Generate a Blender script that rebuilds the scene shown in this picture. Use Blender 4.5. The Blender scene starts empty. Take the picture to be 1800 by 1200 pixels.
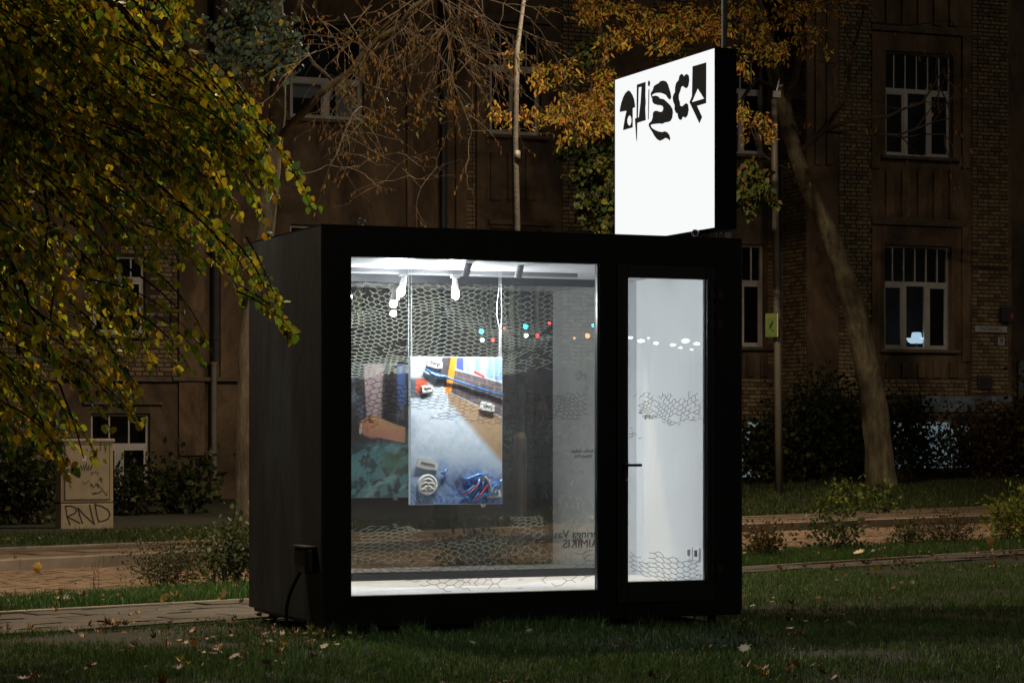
import bpy, math, random
import numpy as np
from mathutils import Vector, noise
random.seed(7)
rng = np.random.default_rng(7)
S = bpy.context.scene
R = math.radians
CAMZ, FPX, CX, HY = 1.333, 4250.0, 900.0, 760.0     # eye height, focal length in photo pixels, principal column, horizon row
# ------------------------------------------------------------------ camera, sky, warm fill sun, exposure
cd = bpy.data.cameras.new('camera'); cam = bpy.data.objects.new('camera', cd); S.collection.objects.link(cam)
cam.location = (0, 0, CAMZ); cam.rotation_euler = (R(90), 0, 0)
cd.sensor_width = 36; cd.lens = 36 * FPX / 1800; cd.shift_y = (HY - 600) / 1800
cd.clip_start = 0.1; cd.clip_end = 600
S.camera = cam
W = bpy.data.worlds.new("World"); S.world = W; W.use_nodes = True
wn = W.node_tree; bg = wn.nodes['Background']
sky = wn.nodes.new('ShaderNodeTexSky'); sky.sky_type = 'NISHITA'; sky.sun_disc = False
sky.sun_elevation = R(28); sky.sun_rotation = R(140)
wn.links.new(sky.outputs[0], bg.inputs[0]); bg.inputs[1].default_value = 0.0007
sd = bpy.data.lights.new('warm_fill_sun', 'SUN'); so = bpy.data.objects.new('warm_fill_sun', sd); S.collection.objects.link(so)
sd.energy = 0.14; sd.angle = R(3); sd.color = (1.0, 0.88, 0.70)  # added warm fill from behind right, standing in for street light
az, el = R(140), R(28)
so.rotation_euler = Vector((math.sin(az) * math.cos(el), math.cos(az) * math.cos(el), math.sin(el))).to_track_quat('Z', 'Y').to_euler()
S.view_settings.view_transform = 'Standard'; S.view_settings.look = 'None'
S.view_settings.exposure = 0; S.view_settings.gamma = 1; S.view_settings.use_curve_mapping = False
S.render.engine = 'CYCLES'
S.cycles.use_denoising = True
S.cycles.max_bounces = 8; S.cycles.transparent_max_bounces = 16; S.cycles.diffuse_bounces = 4; S.cycles.glossy_bounces = 4
S.cycles.sample_clamp_indirect = 4.0; S.cycles.caustics_reflective = False; S.cycles.caustics_refractive = False
S.cycles.blur_glossy = 0.5
TH = R(22.46); UX, UY = math.cos(TH), math.sin(TH)     # kiosk and facade run this way

# ------------------------------------------------------------------ helpers
def px(p, q, Y):
    return Vector(((p - CX) / FPX * Y, Y, CAMZ - (q - HY) / FPX * Y))
class Fr:
    """an upright frame turned by TH: local x along the front, y into the depth"""
    def __init__(s, x, y, z): s.o = (x, y, z)
    def at(s, p, q, d=0.0):
        k = (p - CX) / FPX; ox, oy, oz = s.o
        x = (k * (oy + d * UX) - ox + d * UY) / (UX - k * UY)
        Y = oy + x * UY + d * UX
        return x, CAMZ - (q - HY) / FPX * Y - oz
    def side(s, p, q, x):                 # point on the plane local x = const
        k = (p - CX) / FPX; ox, oy, oz = s.o
        d = (ox + x * UX - k * (oy + x * UY)) / (UY + k * UX)
        Y = oy + x * UY + d * UX
        return d, CAMZ - (q - HY) / FPX * Y - oz
    def world(s, x, d, z): return Vector((s.o[0] + x * UX - d * UY, s.o[1] + x * UY + d * UX, s.o[2] + z))

def tag(o, label=None, cat=None, group=None, kind=None):
    if label: o['label'] = label
    if cat: o['category'] = cat
    if group: o['group'] = group
    if kind: o['kind'] = kind
    return o
def thing(name, label, cat, loc=(0, 0, 0), rz=0.0, group=None):
    o = bpy.data.objects.new(name, None); S.collection.objects.link(o)
    o.location = loc; o.rotation_euler = (0, 0, rz); o.empty_display_size = 0.2
    return tag(o, label, cat, group)
def link(name, data, parent=None, loc=None, rot=None):
    o = bpy.data.objects.new(name, data); S.collection.objects.link(o)
    if parent is not None: o.parent = parent
    if loc is not None: o.location = loc
    if rot is not None: o.rotation_euler = rot
    return o
class MB:
    def __init__(s, off=(0, 0, 0)): s.v = []; s.f = []; s.off = off
    def quad(s, a, b, c, d):
        n = len(s.v); s.v += [tuple(a), tuple(b), tuple(c), tuple(d)]; s.f.append((n, n + 1, n + 2, n + 3)); return s
    def poly(s, pts):
        n = len(s.v); s.v += [tuple(p) for p in pts]; s.f.append(tuple(range(n, n + len(pts)))); return s
    def box(s, x0, x1, y0, y1, z0, z1):
        n = len(s.v)
        s.v += [(x0, y0, z0), (x1, y0, z0), (x1, y1, z0), (x0, y1, z0), (x0, y0, z1), (x1, y0, z1), (x1, y1, z1), (x0, y1, z1)]
        s.f += [(n, n + 3, n + 2, n + 1), (n + 4, n + 5, n + 6, n + 7), (n, n + 1, n + 5, n + 4), (n + 1, n + 2, n + 6, n + 5), (n + 2, n + 3, n + 7, n + 6), (n + 3, n, n + 4, n + 7)]
        return s
    def tube(s, pts, rad, sides=6, cap=True):
        pts = [Vector(p) for p in pts]; m = len(pts)
        if not hasattr(rad, '__len__'): rad = [rad] * m
        ref = Vector((0.31, 0.17, 0.93)); n0 = len(s.v)
        for i, p in enumerate(pts):
            t = (pts[min(i + 1, m - 1)] - pts[max(i - 1, 0)])
            if t.length < 1e-9: t = Vector((0, 0, 1))
            t.normalize(); r = ref if abs(t.dot(ref)) < 0.95 else Vector((1, 0, 0))
            a = t.cross(r).normalized(); b = t.cross(a)
            for k in range(sides):
                an = 2 * math.pi * k / sides
                s.v.append(tuple(p + (a * math.cos(an) + b * math.sin(an)) * rad[i]))
        for i in range(m - 1):
            for k in range(sides):
                a0 = n0 + i * sides + k; a1 = n0 + i * sides + (k + 1) % sides
                s.f.append((a0, a0 + sides, a1 + sides, a1))
        if cap:
            s.f.append(tuple(n0 + k for k in range(sides))); s.f.append(tuple(n0 + (m - 1) * sides + k for k in reversed(range(sides))))
        return s
    def build(s, name, mat, parent=None, smooth=False, bevel=0.0, kind=None, loc=None, label=None):
        me = bpy.data.meshes.new(name); o = s.off
        me.from_pydata([(v[0] - o[0], v[1] - o[1], v[2] - o[2]) for v in s.v], [], s.f)
        me.materials.append(mat)
        if smooth: me.polygons.foreach_set('use_smooth', [True] * len(me.polygons))
        ob = link(name, me, parent, loc)
        if bevel:
            b = ob.modifiers.new('bevel', 'BEVEL'); b.width = bevel; b.segments = 2; b.limit_method = 'ANGLE'
        if kind: ob['kind'] = kind
        if label: ob['label'] = label
        return ob

def mat(name, col, rough=0.7, var=0.0, scale=5.0, bump=0.0, bscale=None, metal=0.0, spec=0.5, col2=None, stretch=None, emit=None, estr=0.0, coat=0.0):
    m = bpy.data.materials.new(name); m.use_nodes = True
    nt = m.node_tree; b = nt.nodes['Principled BSDF']; L = nt.links.new
    b.inputs['Base Color'].default_value = (*col, 1); b.inputs['Roughness'].default_value = rough
    b.inputs['Metallic'].default_value = metal; b.inputs['Specular IOR Level'].default_value = spec
    if coat: b.inputs['Coat Weight'].default_value = coat; b.inputs['Coat Roughness'].default_value = 0.15
    if emit: b.inputs['Emission Color'].default_value = (*emit, 1); b.inputs['Emission Strength'].default_value = estr
    if var or bump or col2:
        tc = nt.nodes.new('ShaderNodeTexCoord'); mp = nt.nodes.new('ShaderNodeMapping'); L(tc.outputs['Object'], mp.inputs[0])
        if stretch: mp.inputs['Scale'].default_value = stretch
        nz = nt.nodes.new('ShaderNodeTexNoise'); nz.inputs['Scale'].default_value = scale; nz.inputs['Detail'].default_value = 8; nz.inputs['Roughness'].default_value = 0.65
        L(mp.outputs[0], nz.inputs[0])
        if var or col2:
            rp = nt.nodes.new('ShaderNodeValToRGB'); L(nz.outputs[0], rp.inputs[0])
            c2 = col2 or tuple(min(1, c * (1 + var)) for c in col); c1 = col if col2 else tuple(c * (1 - var) for c in col)
            rp.color_ramp.elements[0].position = 0.35; rp.color_ramp.elements[0].color = (*c1, 1)
            rp.color_ramp.elements[1].position = 0.65; rp.color_ramp.elements[1].color = (*c2, 1)
            oi = nt.nodes.new('ShaderNodeObjectInfo'); hs = nt.nodes.new('ShaderNodeHueSaturation')
            mr = nt.nodes.new('ShaderNodeMapRange'); mr.inputs[3].default_value = 0.82; mr.inputs[4].default_value = 1.18
            L(oi.outputs['Random'], mr.inputs[0]); L(mr.outputs[0], hs.inputs['Value']); L(rp.outputs[0], hs.inputs['Color'])
            L(hs.outputs[0], b.inputs['Base Color'])
        if bump:
            n2 = nt.nodes.new('ShaderNodeTexNoise'); n2.inputs['Scale'].default_value = bscale or scale * 4; n2.inputs['Detail'].default_value = 6
            L(mp.outputs[0], n2.inputs[0])
            bp = nt.nodes.new('ShaderNodeBump'); bp.inputs['Strength'].default_value = bump; bp.inputs['Distance'].default_value = 0.02
            L(n2.outputs[0], bp.inputs['Height']); L(bp.outputs[0], b.inputs['Normal'])
    return m
def stained(m, scale=.5, dark=.45):
    nt = m.node_tree; L = nt.links.new; b = nt.nodes['Principled BSDF']; src = b.inputs['Base Color'].links[0].from_socket
    tc = nt.nodes.new('ShaderNodeTexCoord'); mp = nt.nodes.new('ShaderNodeMapping'); mp.inputs['Scale'].default_value = (1, 1, .45); L(tc.outputs['Object'], mp.inputs[0])
    nz = nt.nodes.new('ShaderNodeTexNoise'); nz.inputs['Scale'].default_value = scale; nz.inputs['Detail'].default_value = 10; nz.inputs['Roughness'].default_value = .72; nz.inputs['Distortion'].default_value = .6; L(mp.outputs[0], nz.inputs[0])
    rp = nt.nodes.new('ShaderNodeValToRGB'); rp.color_ramp.elements[0].position = .40; rp.color_ramp.elements[1].position = .60
    rp.color_ramp.elements[0].color = (dark, dark, dark, 1); rp.color_ramp.elements[1].color = (1.15, 1.12, 1.05, 1); L(nz.outputs[0], rp.inputs[0])
    mx = nt.nodes.new('ShaderNodeMix'); mx.data_type = 'RGBA'; mx.blend_type = 'MULTIPLY'; mx.inputs[0].default_value = 1
    L(src, mx.inputs[6]); L(rp.outputs[0], mx.inputs[7]); L(mx.outputs[2], b.inputs['Base Color'])
def tintmat(name, rough=0.5, trans=0.3, spec=0.4):
    m = bpy.data.materials.new(name); m.use_nodes = True; nt = m.node_tree; L = nt.links.new
    b = nt.nodes['Principled BSDF']; at = nt.nodes.new('ShaderNodeAttribute'); at.attribute_name = 'tint'
    L(at.outputs['Color'], b.inputs['Base Color']); b.inputs['Roughness'].default_value = rough; b.inputs['Specular IOR Level'].default_value = spec
    if trans:
        tr = nt.nodes.new('ShaderNodeBsdfTranslucent'); mx = nt.nodes.new('ShaderNodeMixShader'); mx.inputs[0].default_value = trans
        L(at.outputs['Color'], tr.inputs[0]); L(b.outputs[0], mx.inputs[1]); L(tr.outputs[0], mx.inputs[2])
        L(mx.outputs[0], nt.nodes['Material Output'].inputs[0])
    return m
def glassmat(name, refl, tint=(1, 1, 1), rough=0.0, haze=0.0):
    m = bpy.data.materials.new(name); m.use_nodes = True; nt = m.node_tree; L = nt.links.new
    nt.nodes.remove(nt.nodes['Principled BSDF'])
    t = nt.nodes.new('ShaderNodeBsdfTransparent'); t.inputs[0].default_value = (*tint, 1)
    g = nt.nodes.new('ShaderNodeBsdfGlossy'); g.inputs['Roughness'].default_value = rough
    mx = nt.nodes.new('ShaderNodeMixShader'); mx.inputs[0].default_value = refl
    src = t.outputs[0]
    if haze:      # added haze veil imitating glow from the bulbs: a small share of the light passing through is scattered forward
        rf = nt.nodes.new('ShaderNodeBsdfTranslucent'); rf.inputs[0].default_value = (.9, .95, 1, 1)
        m2_ = nt.nodes.new('ShaderNodeMixShader'); m2_.inputs[0].default_value = haze; L(t.outputs[0], m2_.inputs[1]); L(rf.outputs[0], m2_.inputs[2]); src = m2_.outputs[0]
    L(src, mx.inputs[1]); L(g.outputs[0], mx.inputs[2]); L(mx.outputs[0], nt.nodes['Material Output'].inputs[0])
    return m
def emitmat(name, col, s):
    m = bpy.data.materials.new(name); m.use_nodes = True; nt = m.node_tree; nt.nodes.remove(nt.nodes['Principled BSDF'])
    e = nt.nodes.new('ShaderNodeEmission'); e.inputs[0].default_value = (*col, 1); e.inputs[1].default_value = s
    nt.links.new(e.outputs[0], nt.nodes['Material Output'].inputs[0]); return m

def npmesh(name, V, F, mats, parent=None, tint=None, smooth=False, mesh_only=False):
    """V (n,3), F list of index arrays (m,k)"""
    me = bpy.data.meshes.new(name); me.vertices.add(len(V)); me.vertices.foreach_set('co', np.asarray(V, np.float32).ravel())
    nl = sum(f.size for f in F); npoly = sum(len(f) for f in F)
    me.loops.add(nl); me.polygons.add(npoly)
    me.loops.foreach_set('vertex_index', np.concatenate([f.ravel() for f in F]).astype(np.int32))
    tot = np.concatenate([np.full(len(f), f.shape[1]) for f in F]); st = np.concatenate([[0], np.cumsum(tot)[:-1]])
    me.polygons.foreach_set('loop_start', st.astype(np.int32))
    me.polygons.foreach_set('loop_total', tot.astype(np.int32))
    me.update(calc_edges=True)
    if tint is not None:
        a = me.color_attributes.new('tint', 'FLOAT_COLOR', 'POINT'); c = np.ones((len(V), 4), np.float32); c[:, :3] = tint
        a.data.foreach_set('color', c.ravel())
    me.materials.append(mats)
    if smooth: me.polygons.foreach_set('use_smooth', np.ones(npoly, bool))
    return me if mesh_only else link(name, me, parent)

# leaf template: midrib 3, left 3, right 3
def leaf_template(w=0.42, fold=0.14, curl=0.12):
    T = np.array([(0, 0, 0), (0, .5, -.02), (0, 1.05, -curl),
                  (-w * .75, .08, fold * .7), (-w, .42, fold), (-w * .55, .82, fold * .4 - curl * .5),
                  (w * .75, .08, fold * .7), (w, .42, fold), (w * .55, .82, fold * .4 - curl * .5)], float)
    F = np.array([(0, 1, 4, 3), (1, 2, 5, 4), (0, 6, 7, 1), (1, 7, 8, 2)])
    return T, F
LT, LF = leaf_template(); NT, NF = leaf_template(0.2, 0.08, 0.25)
_o = [(0, 0), (.22, .10), (.48, .02), (.42, .26), (.66, .44), (.40, .52), (.44, .80), (.17, .72), (0, 1.05), (-.15, .70), (-.46, .84), (-.38, .52), (-.68, .46), (-.42, .28), (-.50, .0), (-.20, .12)]
MT = np.array([(0, .42, 0)] + [(x, y, .22 * abs(x) + (.16 if k % 2 == 0 else 0)) for k, (x, y) in enumerate(_o)], float)
MF = np.array([(0, 1 + k, 1 + (k + 1) % 16) for k in range(16)])
def unit(a): return a / np.maximum(np.linalg.norm(a, axis=-1, keepdims=True), 1e-9)
def leafset(P, D, size, T=LT, F=LF, flat=False):
    P = np.asarray(P, float); n = len(P); D = unit(np.asarray(D, float))
    r = rng.normal(size=(n, 3))
    if flat: r = np.array([0, 0, 1.0]) + 0.35 * r
    X = unit(np.cross(D, r)); Z = np.cross(X, D)
    size = np.asarray(size).reshape(-1, 1, 1)
    w = rng.uniform(.75, 1.2, (n, 1, 1)); c = rng.uniform(-.3, 1.9, (n, 1, 1)) * (2.2 if flat else 1)
    V = P[:, None] + size * (T[None, :, :1] * w * X[:, None] + T[None, :, 1:2] * D[:, None] + T[None, :, 2:] * c * Z[:, None])
    FF = (F[None] + (np.arange(n) * len(T))[:, None, None]).reshape(-1, F.shape[1])
    return V.reshape(-1, 3), FF
def palette(n, cols, wts, jit=0.25):
    cols = np.array(cols); i = rng.choice(len(cols), n, p=np.array(wts) / sum(wts))
    return np.clip(cols[i] * rng.uniform(1 - jit, 1 + jit, (n, 1)) * rng.uniform(.92, 1.08, (n, 3)), 0, 1)
def leaves(name, P, D, size, cols, m, parent=None, off=(0, 0, 0), T=LT, F=LF, flat=False, mesh_only=False):
    V, FF = leafset(P, D, size, T, F, flat)
    return npmesh(name, V - np.array(off), [FF], m, parent, np.repeat(cols, len(T), 0), mesh_only=mesh_only)

# ------------------------------------------------------------------ materials
M_black = mat('black_paint', (.0045, .0055, .0085), .5, spec=.22, var=.25, scale=3, bump=.05, bscale=60)
M_side = mat('weathered_black_panel', (.004, .004, .005), .65, col2=(.034, .045, .064), scale=1.6, stretch=(1, 1, .35), bump=.12, bscale=30)
M_alu = mat('black_aluminium', (.006, .007, .010), .28, metal=.0, spec=.7)
M_white = mat('white_interior', (.56, .575, .59), .6, var=.03, scale=2)
M_floor = mat('white_floor', (.60, .575, .56), .5, var=.05, scale=3)
M_wplastic = mat('white_plastic', (.75, .75, .75), .35)
M_grey = mat('light_grey_plastic', (.30, .30, .31), .4); M_ceil = mat('ceiling_panel', (.50, .51, .53), .6)
M_chrome = mat('grey_metal', (.35, .36, .38), .35, metal=.8)
M_rubber = mat('black_rubber', (.008, .008, .009), .5)
M_fglass = glassmat('front_glass', .055, (.93, .95, .95), haze=.011)
M_bglass = glassmat('back_glass', .25, (.92, .91, .82))
M_printb = mat('pale_print', (.32, .35, .27), .7)
M_printf = mat('brown_print', (.035, .026, .020), .7)
M_text = mat('dark_vinyl', (.02, .02, .02), .6)
M_signw = emitmat('lit_sign_face', (.985, 1.0, 1.0), .96)
M_signb = mat('sign_black', (.008, .011, .016), .8, spec=.1, var=.2, scale=4)
M_bulb = emitmat('lit_bulb', (.9, .96, 1.0), 160); M_bulb2 = emitmat('lit_spot_lens', (.9, .96, 1.0), 3)
M_plaster = mat('plaster', (.19, .125, .075), .9, col2=(.26, .175, .11), scale=1.3, bump=.35, bscale=9)
M_plaster2 = mat('dirty_plaster', (.145, .10, .066), .9, col2=(.22, .155, .10), scale=1.8, bump=.35, bscale=8)
M_mortar = mat('mortar', (.07, .05, .035), .95, var=.3, scale=6)
M_trim = mat('stone_trim', (.15, .11, .075), .9, var=.3, scale=3, bump=.2)
M_wframe = mat('window_frame_paint', (.56, .54, .51), .5, var=.15, scale=4)
M_wpane = glassmat('window_glass', .08, (.75, .77, .8))
M_room = mat('dark_room', (.03, .03, .032), .9)
M_blind = mat('pale_blind', (.75, .75, .8), .8)
M_curtain = mat('dark_curtain', (.030, .033, .038), .9, var=.5, scale=8, stretch=(6, 1, .3))
M_blue = mat('pale_blue_paint', (.20, .27, .33), .8, var=.25, scale=3)
M_cream = mat('glowing_pale_panel', (.48, .56, .60), emit=(.55, .78, .9), estr=.16, rough=.7, var=.2, scale=3)  # pale basement panel; faint bluish glow added, no lamp behind it
M_pipe = mat('dark_downpipe', (.045, .045, .05), .5, var=.2)
M_pipel = mat('zinc_downpipe', (.30, .28, .25), .45, var=.2, metal=.3)
M_bark = mat('grey_bark', (.075, .064, .040), .9, col2=(.20, .17, .105), scale=5, stretch=(2, 2, .5), bump=1.0, bscale=22)
M_barkd = mat('dark_bark', (.15, .12, .085), .9, col2=(.32, .26, .18), scale=6, stretch=(3, 3, .4), bump=1.0, bscale=26)
M_twig = mat('twig_bark', (.055, .04, .03), .8, var=.3)
M_twigl = mat('pale_twig_bark', (.30, .22, .14), .7, var=.3)
M_pole = mat('galvanised_pole', (.15, .135, .11), .5, var=.18, scale=5, stretch=(1, 1, .4))
M_concrete = mat('concrete', (.25, .23, .20), .9, var=.2, scale=6)
M_soil = mat('lawn_soil', (.014, .020, .009), .95, col2=(.026, .024, .013), scale=2.5, bump=.6, bscale=18)
M_slab = mat('path_slab', (.088, .076, .062), .85, var=.22, scale=3, bump=.3, bscale=40)
M_sett = mat('road_sett', (.215, .145, .09), .85, var=.22, scale=4, bump=.3, bscale=40)
M_walk = mat('pavement_slab', (.16, .115, .08), .85, var=.25, scale=2, bump=.3, bscale=30)
M_joint = mat('joint_sand', (.022, .017, .011), .95, var=.3, scale=5)
M_kerb = mat('kerb_stone', (.22, .18, .14), .85, var=.2, scale=4)
M_leaf = tintmat('leaf', .5, .45, .3)
M_dead = tintmat('fallen_leaf_surface', .5, .1, .4)
M_grass = tintmat('grass_blade', .5, .25, .35)
M_print = tintmat('printed_picture', .30, 0, .4)
M_cab = mat('cabinet_beige', (.36, .29, .195), .6, var=.12, scale=6, bump=.05)
M_cabd = mat('cabinet_side', (.26, .22, .16), .7, var=.15, scale=6)
M_marker = mat('black_marker', (.02, .018, .016), .6)
BR = [mat('brick_%s' % n, c, .85, var=.22, scale=14, bump=.25, bscale=50) for n, c in
      (('ochre', (.33, .245, .13)), ('tan', (.28, .20, .11)), ('brown', (.17, .115, .07)), ('olive', (.23, .185, .105)))]

for m_ in (M_plaster, M_plaster2): stained(m_, .9, .38)
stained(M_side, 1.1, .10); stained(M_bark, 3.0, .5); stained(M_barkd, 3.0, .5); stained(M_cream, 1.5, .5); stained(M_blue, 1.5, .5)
stained(M_slab, .8, .6); stained(M_walk, .7, .6); stained(M_sett, .6, .65)
# ------------------------------------------------------------------ ground
def line(pts):
    xs = [p[0] for p in pts]; ys = [p[1] for p in pts]
    s0 = (ys[1] - ys[0]) / (xs[1] - xs[0]); s1 = (ys[-1] - ys[-2]) / (xs[-1] - xs[-2])
    def f(x):
        x = np.asarray(x, float)
        y = np.interp(x, xs, ys)
        return np.where(x < xs[0], ys[0] + (x - xs[0]) * s0, np.where(x > xs[-1], ys[-1] + (x - xs[-1]) * s1, y))
    return f
L0 = line([(-3.36, 15.87), (-1.77, 17.06), (2.13, 22.5), (5.48, 25.9)])
L1 = line([(-3.74, 17.65), (-1.99, 19.1), (2.23, 23.5), (5.74, 27.1)])
L2 = line([(-3.98, 18.8), (-2.25, 20.75), (2.49, 26.3), (6.25, 29.5)])
L3 = line([(-4.9, 22.8), (-2.75, 25.2), (3.16, 32.0), (7.6, 35.8)])
L4 = line([(-5.36, 25.3), (-2.99, 27.6), (3.29, 34.7), (8.6, 40.6)])
def zfar(x, y):
    x = np.asarray(x, float); y = np.asarray(y, float)
    t = np.clip((x - 1.5) / 4, 0, 1); s = np.clip((y - L4(x)) / 4.0, 0, 1)
    return .104 + .25 * t * t * (3 - 2 * t) * s * s * (3 - 2 * s)
g = MB(); g.quad((-150, -60, 0), (150, -60, 0), (150, 200, 0), (-150, 200, 0)); gr = g.build('ground', M_soil, kind='structure')
def strip(name, fa, fb, z, m, x0=-9, x1=14, n=60, kind='structure'):
    xs = np.linspace(x0, x1, n); V = []; F = []
    for i, x in enumerate(xs): V += [(x, float(fa(x)), z), (x, float(fb(x)), z)]
    F = np.array([(2 * i, 2 * i + 2, 2 * i + 3, 2 * i + 1) for i in range(n - 1)])
    o = npmesh(name, np.array(V), [F], m); o['kind'] = kind; return o
path = strip('path', L0, L1, .006, M_joint); road = strip('road', L2, L3, .006, M_joint); walk = strip('pavement', L3, L4, .100, M_joint)
# bank behind the pavement
nx, ny = 70, 26; V = []
for i in range(nx):
    x = -14 + 34 * i / (nx - 1)
    for j in range(ny):
        y = float(L4(x)) + 30 * (j / (ny - 1)) ** 1.6; V.append((x, y, float(zfar(x, y)) - .004))
F = np.array([(i * ny + j, (i + 1) * ny + j, (i + 1) * ny + j + 1, i * ny + j + 1) for i in range(nx - 1) for j in range(ny - 1)])
bank = npmesh('grass_bank', np.array(V), [F], M_soil, smooth=True); bank['kind'] = 'structure'
PH = math.atan(1.14); CP, SP = math.cos(PH), math.sin(PH)
def pave(name, parent, fa, fb, z, w, h, gap, m, ang=PH, th=.03, maxn=300, vis=.235):
    ca, sa = math.cos(ang), math.sin(ang); cand = []
    for j in range(-260, 260):
        for i in range(-160, 420):
            a = (i + (.5 if j % 2 else 0)) * w; b = j * h
            X = a * ca - b * sa; Y = a * sa + b * ca + 20
            if Y < 12 or Y > 46 or abs(X) > vis * Y + .3: continue
            fa_, fb_ = float(fa(X)), float(fb(X))
            if Y < fa_ + h * .35 or Y > fb_ - h * .35: continue
            cand.append((Y, X))
    cand.sort(); me = None; rest = MB()
    def piece(mb, x, y, zt, rz, dw=0):
        c, s = math.cos(rz), math.sin(rz); bx, by = (w - gap) / 2, (h - gap) / 2; e = .12 * min(bx, by)
        n = len(mb.v)
        for (qx, qy, qz) in ((-bx, -by, -th), (bx, -by, -th), (bx, by, -th), (-bx, by, -th), (-bx, -by, -.004), (bx, -by, -.004), (bx, by, -.004), (-bx, by, -.004), (-bx + e, -by + e, 0), (bx - e, -by + e, 0), (bx - e, by - e, 0), (-bx + e, by - e, 0)):
            mb.v.append((x + qx * c - qy * s, y + qx * s + qy * c, zt + qz))
        for k in range(4):
            k2 = (k + 1) % 4; mb.f += [(n + k, n + k2, n + 4 + k2, n + 4 + k), (n + 4 + k, n + 4 + k2, n + 8 + k2, n + 8 + k)]
        mb.f.append((n + 8, n + 9, n + 10, n + 11))
    t = MB(); piece(t, 0, 0, 0, 0); tmp = t.build('paving_template', m); me = tmp.data; me.name = name; bpy.data.objects.remove(tmp)
    for k, (Y, X) in enumerate(cand):
        zt = z + random.uniform(-.004, .008)
        if k < maxn:
            o = link(name, me, parent, (X, Y, zt), (random.uniform(-.014, .014), random.uniform(-.014, .014), ang + random.uniform(-.012, .012)))
        else: piece(rest, X, Y, zt, ang + random.uniform(-.012, .012))
    if rest.f: rest.build(name + '_remainder', m, parent, kind='stuff')
pave('paving_slab', path, L0, L1, .022, .50, .25, .022, M_slab, ang=PH - .12)
pave('paving_sett', road, L2, L3, .020, .20, .10, .018, M_sett, ang=PH + .35)
pave('paving_slab', walk, L3, L4, .118, .55, .50, .024, M_walk)
# kerb stones along the road, edging along the path
def kerb(name, f, z0, z1, w, ln, m, par, x0=-8, x1=13):
    x = x0
    while x < x1:
        y = float(f(x)); sl = float(f(x + .05) - f(x)) / .05; a = math.atan(sl)
        x2 = x + ln * math.cos(a)
        if abs(x) < .24 * y + .5:
            c, s = math.cos(a), math.sin(a); mb = MB(); mb.box(0, ln - .008, 0, w, z0, z1)
            o = mb.build(name, m, par, bevel=.008); o.location = (x, y, 0); o.rotation_euler = (0, 0, a)
        x = x2
kerb('kerb_stone', lambda x: L3(x) - .10, .0, .132, .14, 1.0, M_kerb, walk)
kerb('edging_stone', lambda x: L1(x), .0, .028, .06, 1.0, M_kerb, path)
kerb('edging_stone', lambda x: L4(x), .05, .128, .07, 1.0, M_kerb, walk)

# ------------------------------------------------------------------ apartment building
B = Fr(0, 46, 0)
bld = thing('apartment_building', 'old brick and plaster apartment building filling the background behind the trees', 'building', B.o, TH)
RD = 1.2
bx0 = B.at(1418, 0)[0]; bx1 = B.at(1778, 0)[0]
def wall_holes(x0, x1, z0, z1, holes, d, th, m, name='wall'):
    xs = sorted({x0, x1, *[h[0] for h in holes], *[h[1] for h in holes]}); zs = sorted({z0, z1, *[h[2] for h in holes], *[h[3] for h in holes]})
    xs = [x for x in xs if x0 <= x <= x1]; zs = [z for z in zs if z0 <= z <= z1]
    mb = MB()
    def hole(x, z): return any(h[0] < x < h[1] and h[2] < z < h[3] for h in holes)
    for i in range(len(xs) - 1):
        for j in range(len(zs) - 1):
            a, b, c, e = xs[i], xs[i + 1], zs[j], zs[j + 1]
            if not hole((a + b) / 2, (c + e) / 2): mb.quad((a, d, c), (b, d, c), (b, d, e), (a, d, e))
    for h in holes:   # reveals
        a, b, c, e = h
        mb.quad((a, d, c), (a, d + th, c), (a, d + th, e), (a, d, e)); mb.quad((b, d, c), (b, d, e), (b, d + th, e), (b, d + th, c))
        mb.quad((a, d, c), (b, d, c), (b, d + th, c), (a, d + th, c)); mb.quad((a, d, e), (a, d + th, e), (b, d + th, e), (b, d, e))
    return mb.build(name, m, bld)
def rect(x0, y0, x1, y1, d):
    a = B.at(x0, y0, d); b = B.at(x1, y1, d); c = B.at(x0, y1, d); e = B.at(x1, y0, d)
    return [a[0], b[0], (c[1] + b[1]) / 2, (a[1] + e[1]) / 2]
WIN = [   # px rect, depth plane, transom row share, casements, upper panes, style
    ((1557, 92, 1676, 276), 0, .37, 3, 6, 'a'), ((1555, 431, 1673, 614), 0, .37, 3, 6, 'b'),
    ((1556, -250, 1676, -62), 0, .37, 3, 6, 'a'),
    ((1228, 428, 1345, 609), RD, .37, 3, 6, 'a'), ((1228, 92, 1345, 270), RD, .37, 3, 6, 'a'),
    ((861, 52, 952, 238), RD, .36, 2, 4, 'a'), ((861, 402, 952, 588), RD, .36, 2, 4, 'a'),
    ((510, 36, 640, 210), RD, .60, 2, 1, 'blind'), ((510, 396, 640, 575), RD, .36, 3, 4, 'blind'),
    ((163, 448, 256, 588), RD, .30, 2, 4, 'a'),
    ((160, 726, 264, 885), RD, .36, 2, 3, 'a'), ((-90, 728, 14, 820), RD, .36, 2, 3, 'a'), ((-90, 448, 14, 588), RD, .30, 2, 4, 'a'),
]
holes = {0: [], RD: []}
for r, d, *_ in WIN: holes[d].append(rect(*r, d))
ZT = 12.5
wall_holes(bx0, bx1, -.1, ZT, holes[0], 0, .22, M_plaster)
x_left = B.at(-260, 0, RD)[0]
wall_holes(x_left, bx0, -.1, ZT, holes[RD], RD, .22, M_plaster2)
xr_end = B.at(2050, 0, 1.5)[0]
MB().quad((bx1, 1.5, -.1), (xr_end, 1.5, -.1), (xr_end, 1.5, ZT), (bx1, 1.5, ZT)).build('wall', M_plaster2, bld)
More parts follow.
